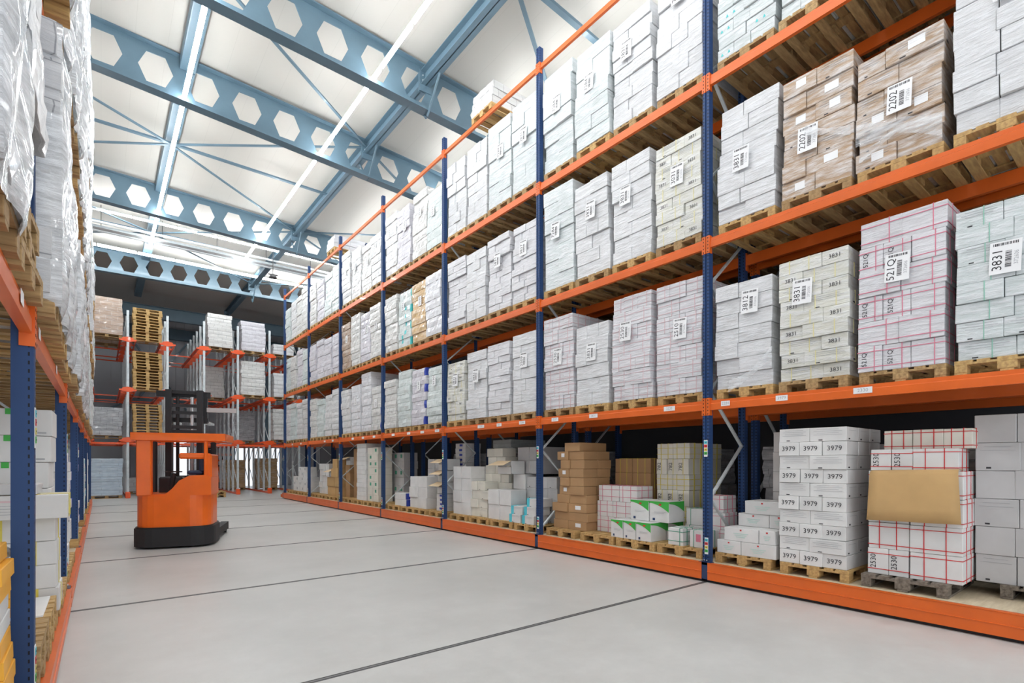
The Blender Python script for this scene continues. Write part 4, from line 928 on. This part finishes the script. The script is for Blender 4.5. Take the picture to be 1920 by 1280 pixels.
# ---------------------------------------------------------------- reach truck
def truck(loc, rz, label):
    t = thing('reach_truck', label, 'forklift', loc, rz)
    def rr_outline(w, d, r, n=5):
        pts = []
        for cx, cy, a0 in ((w/2-r, d/2-r, 0), (-w/2+r, d/2-r, 90), (-w/2+r, -d/2+r, 180), (w/2-r, -d/2+r, 270)):
            for i in range(n+1): a = math.radians(a0+90*i/n); pts.append((cx+r*math.cos(a), cy+r*math.sin(a)))
        return pts
    w, d = 1.34, 1.20
    m = MB(); m.prism(rr_outline(w+.10, d+.1, .38), 'z', .04, .40, DARK); m.prism(rr_outline(w+.06, d+.06, .37), 'z', .40, .43, BLACKP); m.obj('bumper_skirt', t)
    m = MB(); o = rr_outline(w, d, .36)
    m.prism(o, 'z', .43, 1.06, TRUCKOR)
    m.prism([(p[0]*.97, p[1]*.97) for p in o], 'z', 1.06, 1.09, TRUCKOR)
    m.obj('chassis', t)
    # raised battery hood with a curved shoulder on one side
    m = MB(); prof = [(.69, 1.06), (.69, 1.42), (.60, 1.47), (.30, 1.46), (.12, 1.36), (.0, 1.20), (-.12, 1.09), (-.12, 1.06)]
    m.prism(prof, 'y', -.60, .30, TRUCKOR); m.obj('hood', t)
    m = MB(); m.cbox(.20, .50, -.3, .3, 1.47, 1.56, BLUE, .03); m.obj('seat', t)
    m = MB(); m.cbox(.42, .56, -.32, .3, 1.52, 1.86, BLUE, .04); m.obj('backrest', t)
    m = MB(); m.cbox(.10, .66, -.55, -.40, 1.80, 1.92, TRUCKOR, .03); m.cbox(.58, .69, -.55, .3, 1.40, 1.90, TRUCKOR, .03); m.obj('side_shell', t)
    m = MB(); m.cbox(-.62, -.36, -.58, -.44, 1.06, 2.18, TRUCKOR, .02); m.obj('roof_post', t)
    m = MB(); m.cbox(-.60, -.50, .40, .50, 1.06, 2.18, BLACKP, .02); m.obj('roof_post', t)
    m = MB(); m.cbox(.52, .62, .40, .50, 1.06, 2.18, BLACKP, .02); m.obj('roof_post', t)
    m = MB(); m.cbox(.55, .62, -.58, -.50, 1.06, 2.18, TRUCKOR, .02); m.obj('roof_post', t)
    m = MB(); m.box(-.70, .95, -.62, -.52, 2.17, 2.32, TRUCKOR); m.box(-.70, .95, .50, .60, 2.17, 2.32, TRUCKOR); m.box(-.70, -.60, -.6, .6, 2.17, 2.32, TRUCKOR); m.box(.85, .95, -.6, .6, 2.17, 2.32, TRUCKOR)
    for i in range(7): m.box(-.6, .85, -.42+i*.14-.02, -.42+i*.14+.02, 2.24, 2.29, TRUCKOR)
    m.obj('overhead_guard', t)
    m = MB(); m.tube((-.18, .12, 1.06), (-.12, .1, 1.50), .05, BLACKP); m.cbox(-.4, .05, .1, .42, 1.06, 1.42, BLACKP, .03); m.obj('control_console', t)
    m = MB(); ring = [(-.12+.15*math.cos(a*math.pi/6), .1+.15*math.sin(a*math.pi/6), 1.53) for a in range(13)]
    for a, b in zip(ring, ring[1:]): m.tube(a, b, .014, BLACKP, 6)
    m.obj('steering_wheel', t)
    ma = put('mast', None, t, (0, 0, 0))
    for x in (-.34, .26):
        m = MB(); m.box(x-.06, x+.06, .66, .84, .15, 3.35, BLACKP); m.box(x-.02, x+.02, .84, .92, .5, 3.25, BLACKP); m.obj('mast_channel', ma)
    for z in (.5, 1.4, 2.42, 2.52, 2.84, 3.0, 3.30):
        m = MB(); m.box(-.34, .26, .70, .80, z-.035, z+.035, BLACKP); m.obj('mast_crossbar', ma)
    m = MB(); m.tube((-.18, .75, .3), (-.18, .75, 3.2), .035, DARK); m.tube((.10, .75, .3), (.10, .75, 3.2), .035, GALV); m.obj('lift_cylinder', ma)
    m = MB(); m.box(-.44, .36, .86, .98, 2.72, 3.30, BLACKP) if False else m.box(-.44, -.34, .86, .98, 2.62, 3.32, BLACKP); m.box(.28, .38, .86, .98, 2.62, 3.32, BLACKP); m.box(-.62, .44, .88, .95, 3.20, 3.34, BLACKP); m.box(-.44, .40, .88, .95, 2.64, 2.74, BLACKP)
    m.obj('fork_carriage', ma)
    for x in (-.4, .3): m = MB(); m.box(x-.06, x+.06, .95, 1.0, 2.66, 3.1, GALV); m.box(x-.06, x+.06, .95, 1.95, 2.64, 2.69, GALV); m.obj('fork', ma)
    m = MB(); m.box(.38, .98, .80, .90, 2.88, 2.98, GREYB); m.obj('camera_arm', ma)
    for x in (-.6, .6):
        m = MB(); m.box(x-.08, x+.08, .5, 1.9, .08, .26, DARK); m.obj('support_leg', t)
        m = MB(); m.tube((x-.05, 1.75, .13), (x+.05, 1.75, .13), .13, DARK, 14); m.obj('wheel', t)
    m = MB(); m.tube((-.06, -.1, .13), (.06, -.1, .13), .13, DARK, 14); m.obj('wheel', t)
    return t
truck((1.30, 13.05, 0), -.30, 'bright orange reach truck with black skirt driving down the open aisle')
truck((5.9, 39.6, 0), .0, 'second orange truck parked far behind the drive-in rack lattice')

# ---------------------------------------------------------------- keep the 290 loose cartons that show largest, merge the rest
bpy.context.view_layer.update()
def shows(t):
    dd, o = t; v = o.matrix_world.translation-cam.location; a = o.dimensions
    return a.y*a.z/(v.length**2)*(.45 if dd == 1 else .2 if dd == 2 else 1)*(.35 if v.x < 0 else 1)
LOOSE.sort(key=shows, reverse=True); rest = LOOSE[290:]; m = MB()
for dd, o in rest:
    k0 = len(m.v); M = o.matrix_world; m.v += [tuple(M @ v.co) for v in o.data.vertices]
    for p in o.data.polygons: m.f.append(tuple(i+k0 for i in p.vertices)); m.m.append(m.mi(o.data.materials[p.material_index]))
    SEEN.pop(o['label'], None)
for dd, o in rest: bpy.data.objects.remove(o)
o = m.obj('carton'); o['kind'] = 'stuff'; o['label'] = 'remaining small and half hidden cartons on the ground level of the racks'; o['category'] = 'cartons'

# ---------------------------------------------------------------- check labels
for l, n in SEEN.items():
    if len(n) > 1: print('DUPLABEL', l, n[:3])
    if not 4 <= len(l.replace('-', ' ').split()) <= 18: print('LEN', len(l.split()), l)
